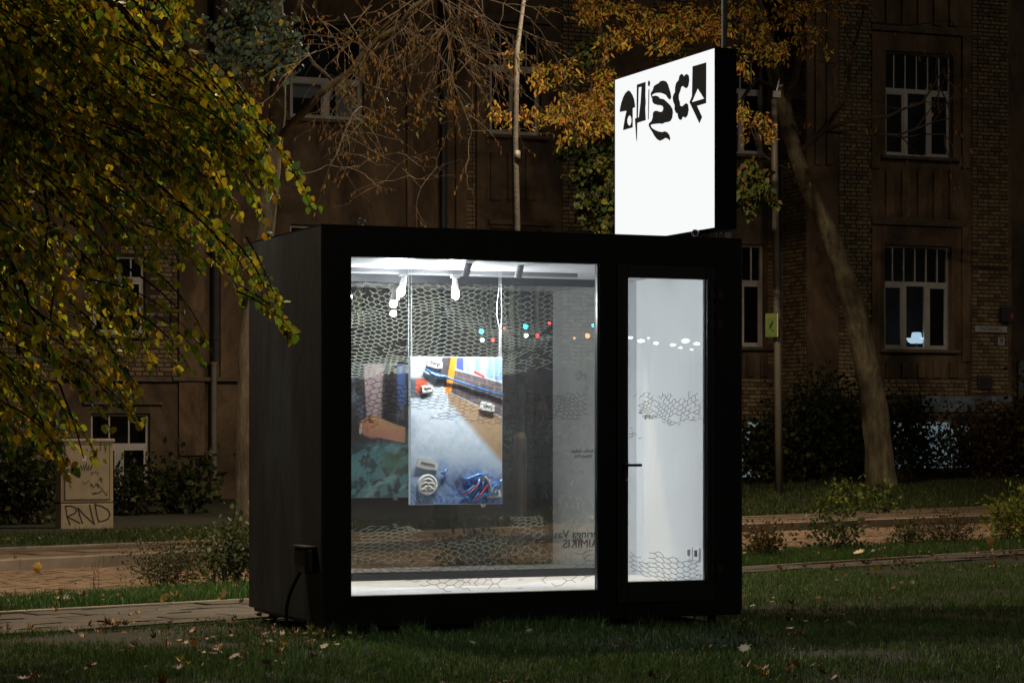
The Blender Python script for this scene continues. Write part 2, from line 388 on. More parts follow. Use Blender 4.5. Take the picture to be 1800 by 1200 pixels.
MB().quad((bx0, 0, -.1), (bx0, 0, ZT), (bx0, RD, ZT), (bx0, RD, -.1)).quad((bx1, 0, -.1), (bx1, 1.5, -.1), (bx1, 1.5, ZT), (bx1, 0, ZT)).build('side_wall', M_mortar, bld)
MB().box(x_left, xr_end, RD + 3.2, RD + 3.3, -.1, ZT).box(x_left, xr_end, 0.3, 4.5, ZT + .01, ZT + .3).build('back_wall', M_room, bld)
def window(h, d, tr, nc, nu, style):
    a, b, c, e = h; y = d + .12; fw = .055; mb = MB()
    zt = e - (e - c) * tr
    mb.box(a, b, y, y + .07, e - fw, e); mb.box(a, b, y, y + .07, c, c + fw)
    mb.box(a, a + fw, y + .001, y + .069, c + fw, e - fw); mb.box(b - fw, b, y + .001, y + .069, c + fw, e - fw)
    mb.box(a + fw, b - fw, y + .002, y + .068, zt - .045, zt + .045)
    for k in range(1, nu):
        x = a + (b - a) * k / nu; mb.box(x - .014, x + .014, y + .012, y + .055, zt + .045, e - fw)
    fr = None
    for k in range(1, nc):
        x = a + (b - a) * k / nc; mb.box(x - .05, x + .05, y - .006, y + .062, c + fw, zt - .045)
    fr = mb.build('window', M_wframe, bld)
    # sashes
    for k in range(nc):
        x0 = a + (b - a) * k / nc + .052; x1 = a + (b - a) * (k + 1) / nc - .052
        if k == 0: x0 = a + fw + .002
        if k == nc - 1: x1 = b - fw - .002
        s = MB(); w = .035
        s.box(x0, x1, y + .004, y + .05, c + fw + .002, c + fw + w); s.box(x0, x1, y + .004, y + .05, zt - .047 - w, zt - .047)
        s.box(x0, x0 + w, y + .005, y + .049, c + fw + w, zt - .047 - w); s.box(x1 - w, x1, y + .005, y + .049, c + fw + w, zt - .047 - w)
        if k % 2 == 0 or nc < 3: s.build('sash', M_wframe, fr)
        MB().box(x0 + .01, x1 - .01, y + .025, y + .031, c + fw + .01, zt - .05).build('pane', M_wpane, fr)
    for k in range(nu):
        x0 = a + (b - a) * k / nu; x1 = a + (b - a) * (k + 1) / nu
        MB().box(max(x0 + .015, a + fw), min(x1 - .015, b - fw), y + .028, y + .034, zt + .046, e - fw - .001).build('pane', M_wpane, fr)
    MB().box(a - .04, b + .04, d + .9, d + .92, c - .1, e + .1).build('curtain' if style != 'blind' else 'blind', M_curtain, fr)
    if style == 'blind':
        w = (b - a)
        top = c + (e - c) * .37
        MB().box(a + fw + .03, a + w * .62, y + .09, y + .10, c + (e - c) * .22, top).build('blind', M_blind, fr)
        MB().box(a + w * .66, b - fw, y + .09, y + .10, c + .06, top - .03).build('blind', M_blind, fr)
    sl = MB().box(a - .14, b + .14, d - .11, d + .12, c - .07, c - .001).build('window_sill', M_trim, bld, bevel=.01)
for (r, d, tr, nc, nu, st) in WIN: window(rect(*r, d), d, tr, nc, nu, st)
# plaster surrounds, strips, ledges, pipes: all butt or stand proud of the wall
def prou(px0, py0, px1, py1, d, t, m, name, bevel=.006):
    a, b, c, e = rect(px0, py0, px1, py1, d)
    return MB().box(a, b, d - t, d + .002, c, e).build(name, m, bld, bevel=bevel)
for yt, yb, s0, s1 in ((60, 296, 304, 385), (398, 636, 652, 0)):
    for x0, x1 in ((1531, 1546), (1690, 1704)): prou(x0, yt, x1, yb, 0, .05, M_plaster, 'surround')
    prou(1531, yt - 14, 1706, yt - 1, 0, .06, M_trim, 'lintel')
    if s1:
        for k in range(5): x = 1556 + k * 28; prou(x, s0 - 5, x + 15, s1, 0, .045, M_plaster, 'panel_strip')
    else:
        for k in range(5): x = 1556 + k * 28; prou(x, 636, x + 13, 664, 0, .045, M_plaster2, 'panel_strip')
for k in range(5): x = 1556 + k * 28; prou(x, -60, x + 15, 46, 0, .045, M_plaster, 'panel_strip')
prou(1532, 386, 1706, 396, 0, .05, M_trim, 'ledge')
for x0 in (1432, 1452): prou(x0, -120, x0 + 12, 290, 0, .04, M_plaster2, 'pilaster_strip')
# recessed wall pieces
for x0, x1, ya, yb, nm in ((313, 358, -60, 800, 'pilaster'), (386, 421, -60, 664, 'pilaster'), (714, 768, -60, 640, 'pilaster'), (800, 818, -60, 640, 'pilaster_strip'), (836, 850, -60, 640, 'pilaster_strip')):
    prou(x0, ya, x1, yb, RD, .07, M_plaster, nm)
prou(-180, 662, 300, 669, RD, .10, M_trim, 'string_course'); prou(301, 663, 425, 670, RD, .13, M_trim, 'string_course')
prou(146, 706, 285, 711, RD, .08, M_trim, 'lintel'); prou(-120, 706, 22, 711, RD, .08, M_trim, 'lintel')
for x0 in (862, 892, 924): prou(x0, 268, x0 + 20, 352, RD, .035, M_plaster2, 'panel_strip')
prou(846, 30, 968, 40, RD, .06, M_trim, 'lintel'); prou(858, 388, 968, 396, RD, .05, M_trim, 'ledge')
for x0 in (1222, 1252, 1282, 1312, 1336): prou(x0, 624, x0 + 12, 662, RD, .04, M_plaster2, 'panel_strip')
for k in range(3): prou(1236 + k * 34, 290, 1250 + k * 34, 372, RD, .035, M_plaster2, 'panel_strip')
def pipe(pxx, y0, y1, d, r, m):
    x, zt = B.at(pxx, y0, d); _, zb = B.at(pxx, y1, d)
    mb = MB(); mb.tube([(x, d - .16, zb), (x, d - .16, zt)], r, 10)
    z = zb + .4
    while z < zt: mb.tube([(x, d - .16, z), (x, d - .16, z + .05)], r * 1.25, 10); mb.box(x - .015, x + .015, d - .14, d + .01, z + .01, z + .04); z += 1.9
    mb.build('downpipe', m, bld, smooth=False)
pipe(372, 636, 858, RD, .055, M_pipel); pipe(376, -60, 634, RD, .07, M_pipe); pipe(775, -60, 850, RD, .065, M_pipe); pipe(1368, 180, 860, RD, .06, M_pipe)
for r in ((1618, 696, 1712, 724), (1788, 634, 1900, 706)): prou(*r, 0 if r[0] < 1778 else 1.5, .05, M_blue, 'painted_panel')
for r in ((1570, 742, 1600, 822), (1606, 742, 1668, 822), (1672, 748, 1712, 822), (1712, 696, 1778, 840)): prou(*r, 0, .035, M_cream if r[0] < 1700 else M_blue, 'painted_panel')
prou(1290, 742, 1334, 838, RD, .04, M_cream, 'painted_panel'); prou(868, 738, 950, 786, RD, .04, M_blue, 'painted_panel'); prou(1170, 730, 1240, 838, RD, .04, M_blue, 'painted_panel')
# bricks
bricks_obj = []; bricks_rest = [MB() for _ in BR]
def brick_field(p0, q0, p1, q1, d, pri=9, side=None, skip=()):
    if side is None: a, b, c, e = rect(p0, q0, p1, q1, d)
    else: a, b, c, e = side
    RH, row, z = .082, 0, c
    while z + .07 < e:
        bw = .262 if row % 2 else .136
        x = a - (0.066 if row % 4 == 1 else .13 if row % 4 == 3 else .0)
        while x < b:
            x0, x1 = max(x, a), min(x + bw - .014, b)
            if x1 - x0 > .04 and not any(s[0] - .02 < x1 and x0 < s[1] + .02 and s[2] - .05 < z + .07 and z < s[3] + .02 for s in skip):
                bricks_obj.append((pri, x0, x1, z, d, side is not None))
            x += bw
        z += RH; row += 1
sk = holes[0] + holes[RD]
brick_field(1708, 470, 1772, 690, 0, 0); brick_field(1545, 664, 1700, 694, 0, 1); brick_field(1474, 560, 1531, 690, 0, 2)
brick_field(1708, -70, 1772, 468, 0, 5); brick_field(1474, -70, 1531, 558, 0, 5)
brick_field(212, 560, 311, 660, RD, 3, skip=holes[RD]); brick_field(60, 560, 158, 660, RD, 4, skip=holes[RD]); brick_field(212, 270, 311, 556, RD, 6, skip=holes[RD])
brick_field(166, 602, 210, 660, RD, 6); brick_field(-160, 600, 58, 660, RD, 6); brick_field(-160, 670, 0, 724, RD, 7); brick_field(60, 760, 150, 880, RD, 6)
brick_field(988, -70, 1050, 640, RD, 6); brick_field(819, 200, 835, 640, RD, 6); brick_field(1180, 664, 1366, 735, RD, 6); brick_field(1150, -70, 1220, 640, RD, 7); brick_field(1350, -70, 1366, 640, RD, 7)
brick_field(1715, 700, 1778, 760, -.05, 6)
bricks_obj.sort(key=lambda t: t[0])
def bkey(w): return 'h' if w < .17 else 's'
btemp = {}
for k, mtl in enumerate(BR):
    for key, w in (('h', .122), ('s', .248)):
        mb = MB(); e = .006; w2 = w / 2
        n = 0
        mb.v = [(-w2, .0, 0), (w2, .0, 0), (w2, .0, .068), (-w2, .0, .068), (-w2 + e, -.022, e), (w2 - e, -.022, e), (w2 - e, -.022, .068 - e), (-w2 + e, -.022, .068 - e)]
        mb.f = [(0, 1, 5, 4), (1, 2, 6, 5), (2, 3, 7, 6), (3, 0, 4, 7), (4, 5, 6, 7)]
        t = mb.build('brick', mtl); btemp[(k, key)] = t.data; bpy.data.objects.remove(t)
for n, (pri, x0, x1, z, d, sd_) in enumerate(bricks_obj):
    k = random.choices(range(4), (4, 5, 3, 3))[0]; w = x1 - x0; pr = random.uniform(-.004, .004)
    if n < 300:
        base = .122 if w < .17 else .248
        o = link('brick', btemp[(k, bkey(w))], bld, ((x0 + x1) / 2, d + pr, z)); o.scale = (w / base, 1, 1)
    else:
        mb = bricks_rest[k]; i = len(mb.v); e = .006; f = d - .022 + pr
        mb.v += [(x0, d, z), (x1, d, z), (x1, d, z + .068), (x0, d, z + .068), (x0 + e, f, z + e), (x1 - e, f, z + e), (x1 - e, f, z + .062), (x0 + e, f, z + .062)]
        mb.f += [(i, i + 1, i + 5, i + 4), (i + 1, i + 2, i + 6, i + 5), (i + 2, i + 3, i + 7, i + 6), (i + 3, i, i + 4, i + 7), (i + 4, i + 5, i + 6, i + 7)]
# bricks of the bay's left flank
z, row = 0.2, 0
while z < ZT - .1:
    bw = .262 if row % 2 else .136; y = .02 - (.066 if row % 2 else 0)
    while y < RD - .02:
        y0, y1 = max(y, .02), min(y + bw - .014, RD - .01)
        if y1 - y0 > .04:
            mb = bricks_rest[random.choices(range(4), (2, 3, 5, 3))[0]]; i = len(mb.v); X = bx0 - .018
            mb.v += [(bx0, y1, z), (bx0, y0, z), (bx0, y0, z + .068), (bx0, y1, z + .068), (X, y1 - .006, z + .006), (X, y0 + .006, z + .006), (X, y0 + .006, z + .062), (X, y1 - .006, z + .062)]
            mb.f += [(i, i + 1, i + 5, i + 4), (i + 1, i + 2, i + 6, i + 5), (i + 2, i + 3, i + 7, i + 6), (i + 3, i, i + 4, i + 7), (i + 4, i + 5, i + 6, i + 7)]
        y += bw
    z += .082; row += 1
for k, mb in enumerate(bricks_rest): mb.build('brickwork', BR[k], bld, kind='stuff')
# mortar beds behind the brick fields
for (p0, q0, p1, q1, d) in ((1708, -70, 1772, 690, 0), (1474, -70, 1531, 690, 0), (1532, 664, 1706, 694, 0), (166, 270, 311, 660, RD), (-160, 600, 165, 660, RD), (988, -70, 1050, 640, RD), (1180, 664, 1366, 735, RD), (1150, -70, 1220, 640, RD)):
    a, b, c, e = rect(p0, q0, p1, q1, d)
    cuts = [h for h in holes[d] if h[0] < b and h[1] > a and h[2] < e and h[3] > c]
    mb = MB(); xs = sorted({a, b, *[min(max(v, a), b) for h in cuts for v in h[:2]]}); zs = sorted({c, e, *[min(max(v, c), e) for h in cuts for v in h[2:]]})
    for i in range(len(xs) - 1):
        for j in range(len(zs) - 1):
            mx, mz = (xs[i] + xs[i + 1]) / 2, (zs[j] + zs[j + 1]) / 2
            if not any(h[0] < mx < h[1] and h[2] < mz < h[3] for h in cuts):
                mb.quad((xs[i], d - .004, zs[j]), (xs[i + 1], d - .004, zs[j]), (xs[i + 1], d - .004, zs[j + 1]), (xs[i], d - .004, zs[j + 1]))
    if mb.f: mb.build('mortar_bed', M_mortar, bld)

def text(name, body, size, mtl, parent, loc, rot, ext=.001, align='CENTER', sx=1.0):
    c = bpy.data.curves.new(name, 'FONT'); c.body = body; c.size = size; c.extrude = ext; c.align_x = align; c.align_y = 'CENTER'; c.resolution_u = 3
    c.materials.append(mtl); o = link(name, c, parent, loc, rot); o.scale = (sx, 1, 1); return o
# name plate, number plate, alarm box
M_plate = mat('enamel_plate', (.42, .42, .44), .4, var=.1)
def onwall(name, label, cat, r, t):
    a, b, c, e = rect(*r, 0); w = B.world((a + b) / 2, -.03, c)
    o = thing(name, label, cat, w, TH); return o, (b - a), (e - c)
o, w, h = onwall('street_name_sign', 'white street name plate on the brick wall beside the window with the glowing lamp', 'sign', (1712, 573, 1768, 584), 0)
MB().box(-w / 2, w / 2, -.02, 0, 0, h).build('plate', M_plate, o, bevel=.004)
text('lettering', 'M. K. ČIURLIONIO g.', h * .72, M_marker, o, (0, -.022, h / 2), (R(90), 0, 0), sx=.62)
o, w, h = onwall('house_number_plate', 'small square house number plate below the white street name plate', 'sign', (1752, 593, 1764, 607), 0)
MB().box(-w / 2, w / 2, -.02, 0, 0, h).build('plate', M_plate, o, bevel=.003)
text('lettering', '9', h * .95, M_marker, o, (0, -.022, h / 2), (R(90), 0, 0))
o, w, h = onwall('alarm_box', 'dark alarm box with a small red light above the street name plate', 'alarm box', (1754, 540, 1774, 567), 0)
MB().box(-w / 2, w / 2, -.14, 0, 0, h).build('housing', M_pipe, o, bevel=.02)
MB().box(w * .2, w * .44, -.15, -.139, h * .25, h * .6).build('lens', mat('red_lens', (.5, .06, .07), .3), o)
o, w, h = onwall('vent_cover', 'dark square vent cover low on the brick wall at the right end of the building', 'vent', (1716, 660, 1740, 684), 0)
MB().box(-w / 2, w / 2, -.05, 0, 0, h).build('frame', M_pipe, o, bevel=.01)
for k in range(5): MB().box(-w * .4, w * .4, -.062, -.049, h * (.12 + .16 * k), h * (.2 + .16 * k)).build('slat', M_pipe, o)
# glowing lamp on the inside of the window sill, shaped like a broad hat
hx, hz = B.at(1611, 606, .35); wp = B.world(hx, .35, hz)
lamp = thing('window_lamp', 'glowing white hat-shaped lamp standing inside the lower right window', 'lamp', wp, TH)
def lathe(prof, n=20, off=(0, 0, 0)):
    mb = MB()
    for i in range(n):
        a = 2 * math.pi * i / n
        for r, z in prof: mb.v.append((r * math.cos(a) + off[0], r * math.sin(a) + off[1], z + off[2]))
    m = len(prof)
    for i in range(n):
        for j in range(m - 1):
            a0 = i * m + j; b0 = ((i + 1) % n) * m + j
            mb.f.append((a0, b0, b0 + 1, a0 + 1))
    return mb
M_hat = emitmat('glowing_shade', (.62, .85, 1.0), 1.3)
b_ = lathe([(.02, .03), (.12, .03), (.18, .07), (.21, .14), (.17, .09), (.11, .06)]); b_.build('brim', M_hat, lamp, smooth=True)
b_ = lathe([(.115, .05), (.11, .16), (.095, .25), (.06, .26), (.0, .25)]); b_.build('crown', M_hat, lamp, smooth=True)
MB().tube([(0, 0, -.1), (0, 0, .05)], .03, 8).build('foot', M_pipe, lamp)

# ------------------------------------------------------------------ kiosk
K = Fr((567 - 900) / FPX * 15.65, 15.65, .07)
kio = thing('exhibition_kiosk', 'black glass-fronted exhibition kiosk standing on the lawn', 'kiosk', K.o, TH)
KW, KD, KH = 3.045, 1.65, 2.6
wx0, wz1 = K.at(616, 451); wx1, _ = K.at(1054, 464); _, wz0 = K.at(616, 1048)
dx0, dz1 = K.at(1103, 488); dx1, _ = K.at(1237, 491); _, dz0 = K.at(1103, 1022)
fx0, _ = K.at(1083, 500); fx1, fzt = K.at(1256, 468)
ft = .08
f = MB()     # front frame, butted pieces
f.box(0, wx0, 0, ft, 0, KH); f.box(wx0, KW, 0, ft, wz1 + .0, KH - 0); f.box(wx0, wx1, 0, ft, 0, wz0)
f.box(wx1, fx0, 0, ft, 0, wz1); f.box(fx1, KW, 0, ft, 0, wz1); f.box(fx0, fx1, 0, ft, fzt, wz1); f.box(fx0, fx1, 0, ft, 0, .10)
f.build('front_frame', M_black, kio)
MB().box(-.012, 0, -.004, KD, .03, KH).build('side_panel', M_side, kio)
MB().box(KW, KW + .012, -.004, KD, .03, KH).build('side_panel', M_side, kio)
MB().box(-.0115, KW + .0115, -.003, KD + .002, KH, KH + .012).build('roof', M_black, kio)
cz = wz1 + .001
MB().box(.05, KW - .05, ft, KD - .02, cz, KH - .01).build('ceiling', M_ceil, kio)
MB().box(.02, KW - .02, ft, KD - .02, wz0 - .06, wz0 - .004).build('floor', M_floor, kio)
MB().box(.0, .05, ft, KD, .03, KH - .002).build('inner_wall', M_white, kio)
MB().box(KW - .05, KW, ft, KD, .03, KH - .002).build('inner_wall', M_white, kio)
by0, by1 = KD - .06, KD
MB().box(KW - .30, KW - .0505, KD - .075, KD - .0605, .03, KH - .02).build('inner_wall', M_white, kio)
bf = MB(); bf.box(.05, KW - .05, by0, by1, cz - .055, cz); bf.box(.05, KW - .05, by0, by1, wz0 - .004, wz0 + .055)
bf.box(.05, .10, by0, by1, wz0 + .055, cz - .055); bf.box(KW - .09, KW - .05, by0, by1, wz0 + .055, cz - .055)
bf.build('back_frame', M_alu, kio)
MB().box(.05, KW - .05, by1 + .001, by1 + .02, .03, wz0 - .006).build('back_panel', M_side, kio)
bp = MB().box(.10, KW - .09, KD - .030, KD - .026, wz0 + .055, cz - .055).build('back_pane', M_bglass, kio)
fp = MB().box(wx0, wx1, .040, .044, wz0, wz1).build('window_pane', M_fglass, kio)
# window stop beads
wb = MB()
for a, b_, c, e in ((wx0, wx0 + .010, wz0, wz1), (wx1 - .012, wx1, wz0, wz1)): wb.box(a, b_, .012, .039, c, e)
wb.build('glazing_bead', M_alu, kio)
# door
door = MB(); t0, t1 = -.014, .05
door.box(fx0 + .006, dx0, t0, t1, .105, fzt - .006); door.box(dx1 + .018, fx1 - .006, t0, t1, .105, fzt - .006)
door.box(dx0, dx1 + .018, t0, t1, .105, dz0); door.box(dx0, dx1 + .018, t0, t1, dz1, fzt - .006)
door = door.build('door', M_alu, kio, bevel=.003)
MB().box(dx0, dx1 + .018, .018, .022, dz0, dz1).build('pane', M_fglass, door)
MB().box(dx1 + .004, dx1 + .0175, .000, .0179, dz0, dz1).build('glazing_bead', mat('steel_bead', (.2, .22, .24), .25, metal=.7), door)
MB().box(fx0 + .035, fx0 + .038, t0 - .004, t0, .12, fzt - .02).box(fx1 - .035, fx1 - .032, t0 - .004, t0, .12, fzt - .02).build('groove_bead', M_alu, door)
hx_, hz_ = K.at(1103, 817)
hd = MB(); hd.tube([(hx_ - .02, -.02, hz_), (hx_ - .02, -.065, hz_)], .010, 10); hd.tube([(hx_ - .03, -.065, hz_), (hx_ + .075, -.065, hz_)], .0095, 10); hd.box(hx_ - .04, hx_ - .004, -.022, -.0145, hz_ - .08, hz_ + .03)
hd.build('handle', M_rubber, door)
MB().tube([(hx_ - .022, -.021, hz_ - .10), (hx_ - .022, -.030, hz_ - .10)], .009, 10).build('lock_cylinder', M_chrome, door)
for q in (518, 570, 1000):
    x, z = K.at(1257, q); hg = MB(); hg.tube([(x, -.03, z - .06), (x, -.03, z + .06)], .012, 8); hg.box(x - .045, x + .045, -.028, -.001, z - .03, z + .03); hg.build('hinge', M_rubber, door)
# feet
for (x, y) in ((.12, .2), (.12, KD - .15), (KW - .12, .2), (KW - .12, KD - .15)):
    MB().tube([(x, y, -.10), (x, y, .03)], .03, 8).box(x - .06, x + .06, y - .06, y + .06, -.085, -.07).build('foot', M_pipe, kio)
MB().box(.02, KW - .02, .02, KD - .02, .0, .03).build('underframe', M_black, kio)
# roof lifting eyes
def ring(mb, c, r, t, n=14, plane='xz'):
    pts = [(c[0] + r * math.cos(2 * math.pi * k / n), c[1], c[2] + r * math.sin(2 * math.pi * k / n)) for k in range(n + 1)]
    mb.tube(pts, t, 6)
for p in (635, 1222):
    x, _ = K.at(p, 400, .12); e = MB(); ring(e, (x, .12, KH + .045), .024, .007); e.tube([(x, .12, KH + .01), (x, .12, KH + .025)], .016, 8)
    e.build('lifting_eye', M_chrome, kio)
# socket box on the side with its cable
d0, zb = K.side(553, 1008, -.012); d1, zt_ = K.side(507, 956, -.012)
sb = MB(); sb.box(-.085, -.013, .09, .36, zb, zt_)
sb = sb.build('socket_box', M_rubber, kio, bevel=.02)
MB().box(-.10, -.013, .08, .37, zt_, zt_ + .012).build('lid', M_rubber, sb)
cb = MB(); yy = .26; pts = []
for k in range(13):
    t = k / 12; pts.append((-.06 - .05 * math.sin(math.pi * t * .8), yy + .20 * math.sin(math.pi * .5 * t), zb + .02 - (zb + .05) * t))
cb.tube(pts, .013, 8); cb.build('cable', M_rubber, sb, smooth=True)
# ceiling rail and spot heads
r0, _ = K.at(617, 475, .95); r1, _ = K.at(1017, 479, .95)
rl = MB().box(r0, r1, .965, .995, cz - .03, cz - .001).build('light_rail', M_grey, kio)
def aim(frm, to): return (Vector(to) - Vector(frm)).to_track_quat('-Z', 'Y')
def spot(pxx, pyy, y, to, lit):
    x, z = K.at(pxx, pyy, y); c = Vector((x, y, z)); dirv = (Vector(to) - c).normalized()
    hd = MB()
    if lit > 100: hd.box(x - .028, x + .028, y - .018, y + .018, cz - .055, cz - .031); hd.tube([(x, y, cz - .055), (x, y, z + .03)], .008, 8)
    else: hd.tube([(x, y, cz - .001), (x, y, z + .03)], .004, 6)
    h = hd.build('spotlight', M_wplastic if lit > 100 else M_pipe, kio)
    a = c - dirv * .048; b = c + dirv * .048
    MB().tube([a, b], [.015, .026] if lit > 100 else [.025, .025], 16).build('head', M_wplastic if lit > 100 else M_grey, h, smooth=False)
    MB().tube([b - dirv * .002, b + dirv * .012, b + dirv * .035, b + dirv * .052, b + dirv * .06], [.018, .026, .028, .020, .006], 16) .build('bulb', M_bulb, h, smooth=True) if lit > 100 else MB().tube([b - dirv * .002, b + dirv * .001], .022, 16).build('bulb', M_bulb if lit > 100 else M_bulb2, h)
    if lit > 100:
        ld = bpy.data.lights.new('bulb_light', 'POINT'); ld.energy = lit - 100; ld.shadow_soft_size = .022; ld.color = (.97, .985, 1.0)
        link('bulb_light', ld, kio, tuple(b + dirv * .10)); return
    ld = bpy.data.lights.new('spot_beam', 'SPOT'); ld.energy = lit; ld.spot_size = R(125); ld.spot_blend = .8; ld.shadow_soft_size = .03; ld.color = (.96, .98, 1.0)
    lo = link('spot_beam', ld, kio); lo.location = b + dirv * .012; lo.rotation_mode = 'QUATERNION'; lo.rotation_quaternion = aim(a, b)
spot(709, 495, .98, (wx0 + .1, .75, .1), 100 + 37); spot(800, 499, .98, (1.3, .80, .1), 100 + 43)
ax0, az1 = K.at(721, 626, .70); ax1, _ = K.at(883, 630, .70); _, az0 = K.at(721, 887, .70)
AW, AH = ax1 - ax0, az1 - az0
spot(821, 474, .345, (ax0 + AW * .3, 1.0, az0 + AH * .55), 92); spot(913, 476, .345, (ax0 + AW * 1.0, 1.0, az0 + AH * .55), 92)
# thermostat and socket on the right inner wall
d_, z_ = K.side(1220, 972, KW - .05)
for dd, nm in ((-.06, 'thermostat'), (.05, 'socket_plate')):
    t = MB().box(KW - .066, KW - .0505, d_ + dd - .045, d_ + dd + .045, z_ - .045, z_ + .045).build(nm, M_wplastic, kio, bevel=.003)
    MB().box(KW - .069, KW - .0662, d_ + dd - .02, d_ + dd + .02, z_ - .02, z_ + .025).build('display' if nm == 'thermostat' else 'socket', M_pipe if nm == 'thermostat' else M_chrome, t)
# wire-netting prints on the glass
def netprint(name, bands, y, m, parent, seed, W=.066, lw=.0017):
    """bands: (px0, px1, fn_top(px), fn_bot(px), row spacing fn, keep threshold)"""
    V = []; F = []
    for (p0, p1, top, bot, cell, keep, amp) in bands:
        ca = cell; x0, _ = K.at(p0, 600, y); x1, _ = K.at(p1, 600, y)
        nxn = int((x1 - x0) / ca) + 3; zt = K.at(p0, top, y)[1]; zb = K.at(p0, bot, y)[1]
        H = zt - zb; rows = []; z = 0
        while z < H:
            fr = z / H; rows.append(z); z += ca * (.21 - .13 * fr) if amp > 0 else ca * (.10 + .09 * fr)
        def pos(i, j, half):
            xx = x0 + (i + (.5 if half else 0)) * ca; zz = zt - rows[min(j, len(rows) - 1)]
            n1 = noise.noise(Vector((xx * 1.3, zz * 2.2, seed))); n2 = noise.noise(Vector((xx * 1.7 + 9, zz * 3.0, seed + 5)))
            n3 = noise.noise(Vector((xx * 14, zz * 14, seed + 2)))
            return (xx + n1 * .16 + n3 * .016, zz + n2 * .15 + n3 * .008)
        def seg(a, b):
            (ax, az_), (bx, bz) = a, b
            mx, mz = (ax + bx) / 2, (az_ + bz) / 2
            if not (x0 + .003 < min(ax, bx) and max(ax, bx) < x1 - .003): return
            if min(az_, bz) < zb - .06 or max(az_, bz) > zt + .06: return
            q = noise.noise(Vector((mx * 2.1, mz * 5.0, seed + 20))) + .55 * noise.noise(Vector((mx * 11, mz * 26, seed + 31))) + .25 * noise.noise(Vector((mx * 30, mz * 60, seed + 41)))
            edge = min((zt - mz) / H, (mz - zb) / H) * 1.4
            if q + edge < keep: return
            dx, dz = bx - ax, bz - az_; l = math.hypot(dx, dz) or 1; nx_, nz_ = -dz / l * lw / 2, dx / l * lw / 2
            n = len(V); V.extend([(ax + nx_, y, az_ + nz_), (ax - nx_, y, az_ - nz_), (bx - nx_, y, bz - nz_), (bx + nx_, y, bz + nz_)]); F.append((n, n + 1, n + 2, n + 3))
        # hexagons: each node pair (left, right) joined by a short flat bar, rows offset by half a cell
        for j in range(len(rows)):
            for i in range(-1, nxn):
                half = j % 2
                c = pos(i, j, half); c2 = pos(i + .26, j, half)
                seg(c, c2)
                if j + 1 < len(rows):
                    nh = (j + 1) % 2; k = i if half else i - 1
                    seg(c, pos(k + .26, j + 1, nh)); seg(c2, pos(k + 1, j + 1, nh))
    mb = MB(); mb.v = V; mb.f = F; return mb.build(name, m, parent, kind='stuff')
netprint('netting_print', [(606, 905, 488, 655, .098, -.10, 1), (880, 1078, 498, 580, .105, .02, 1), (890, 1078, 585, 655, .095, .16, 1), (606, 960, 925, 1002, .10, .18, -1), (935, 1080, 962, 1008, .10, .06, -1)], KD - .034, M_printb, kio, 3.0)
netprint('netting_print', [(622, 1035, 655, 745, .092, .20, 1), (618, 1053, 986, 1036, .115, .06, -1)], .046, M_printf, kio, 8.0, lw=.0028)
netprint('netting_print', [(1104, 1236, 672, 780, .070, .52, 1), (1104, 1236, 975, 1022, .105, .0, -1)], .016, M_printf, door, 14.0, lw=.0030)
# lettering on the back pane, read from outside, so mirrored from here
def backtext(body, pr, pc, size, al):
    x, z = K.at(pr, pc, KD - .033)
    o = text('lettering', body, size, M_text, bp, (x, KD - .033, z), (R(90), 0, 0), ext=.0004, align=al); o.scale = (-1, 1, 1); return o
backtext('eringa Vasiliauskaitė', 1052, 938, .088, 'LEFT'); backtext('AIMIKIS', 1052, 955, .088, 'LEFT')
backtext('Darbo laikas\n24val./7d.', 1026, 797, .040, 'CENTER')

# ------------------------------------------------------------------ sign on the roof
sx = 2.875; sy0 = .055; sl_ = 1.66
sgn = thing('rooftop_lightbox_sign', 'glowing white lightbox sign with black lettering standing on the kiosk roof', 'sign', K.world(sx, sy0, KH + .015), TH)
def skz(z): return z - .07 - KH - .015
sz0, sz1 = skz(2.752), skz(4.008)
MB().box(.012, .17, 0, sl_, sz0, sz1).box(.0, .012, 0, .006, sz0, sz1).box(0, .012, sl_ - .006, sl_, sz0, sz1).box(0, .012, .006, sl_ - .006, sz1 - .005, sz1).box(0, .012, .006, sl_ - .006, sz0, sz0 + .005).build('casing', M_signb, sgn)
MB().box(.004, .0119, .0062, sl_ - .0062, sz0 + .0052, sz1 - .0052).build('lit_face', M_signw, sgn)
MB().tube([(.10, .05, sz1), (.10, .05, sz1 + 1.9)], .021, 12).build('mast', mat('blue_grey_pole', (.12, .14, .17), .5, var=.2), sgn)
for y in (.06, .4, 1.2, 1.6):
    MB().tube([(.06, y, .0), (.06, y, sz0)], .014, 8).tube([(.06, y, sz0 * .6), (.06, y, sz0 * .85)], .028, 8).box(.10, .15, y - .02, y + .02, 0, sz0).build('bracket', M_chrome, sgn)
def zc(x, y): return (1080 + x / 7.5, 100 + y / 7.5)
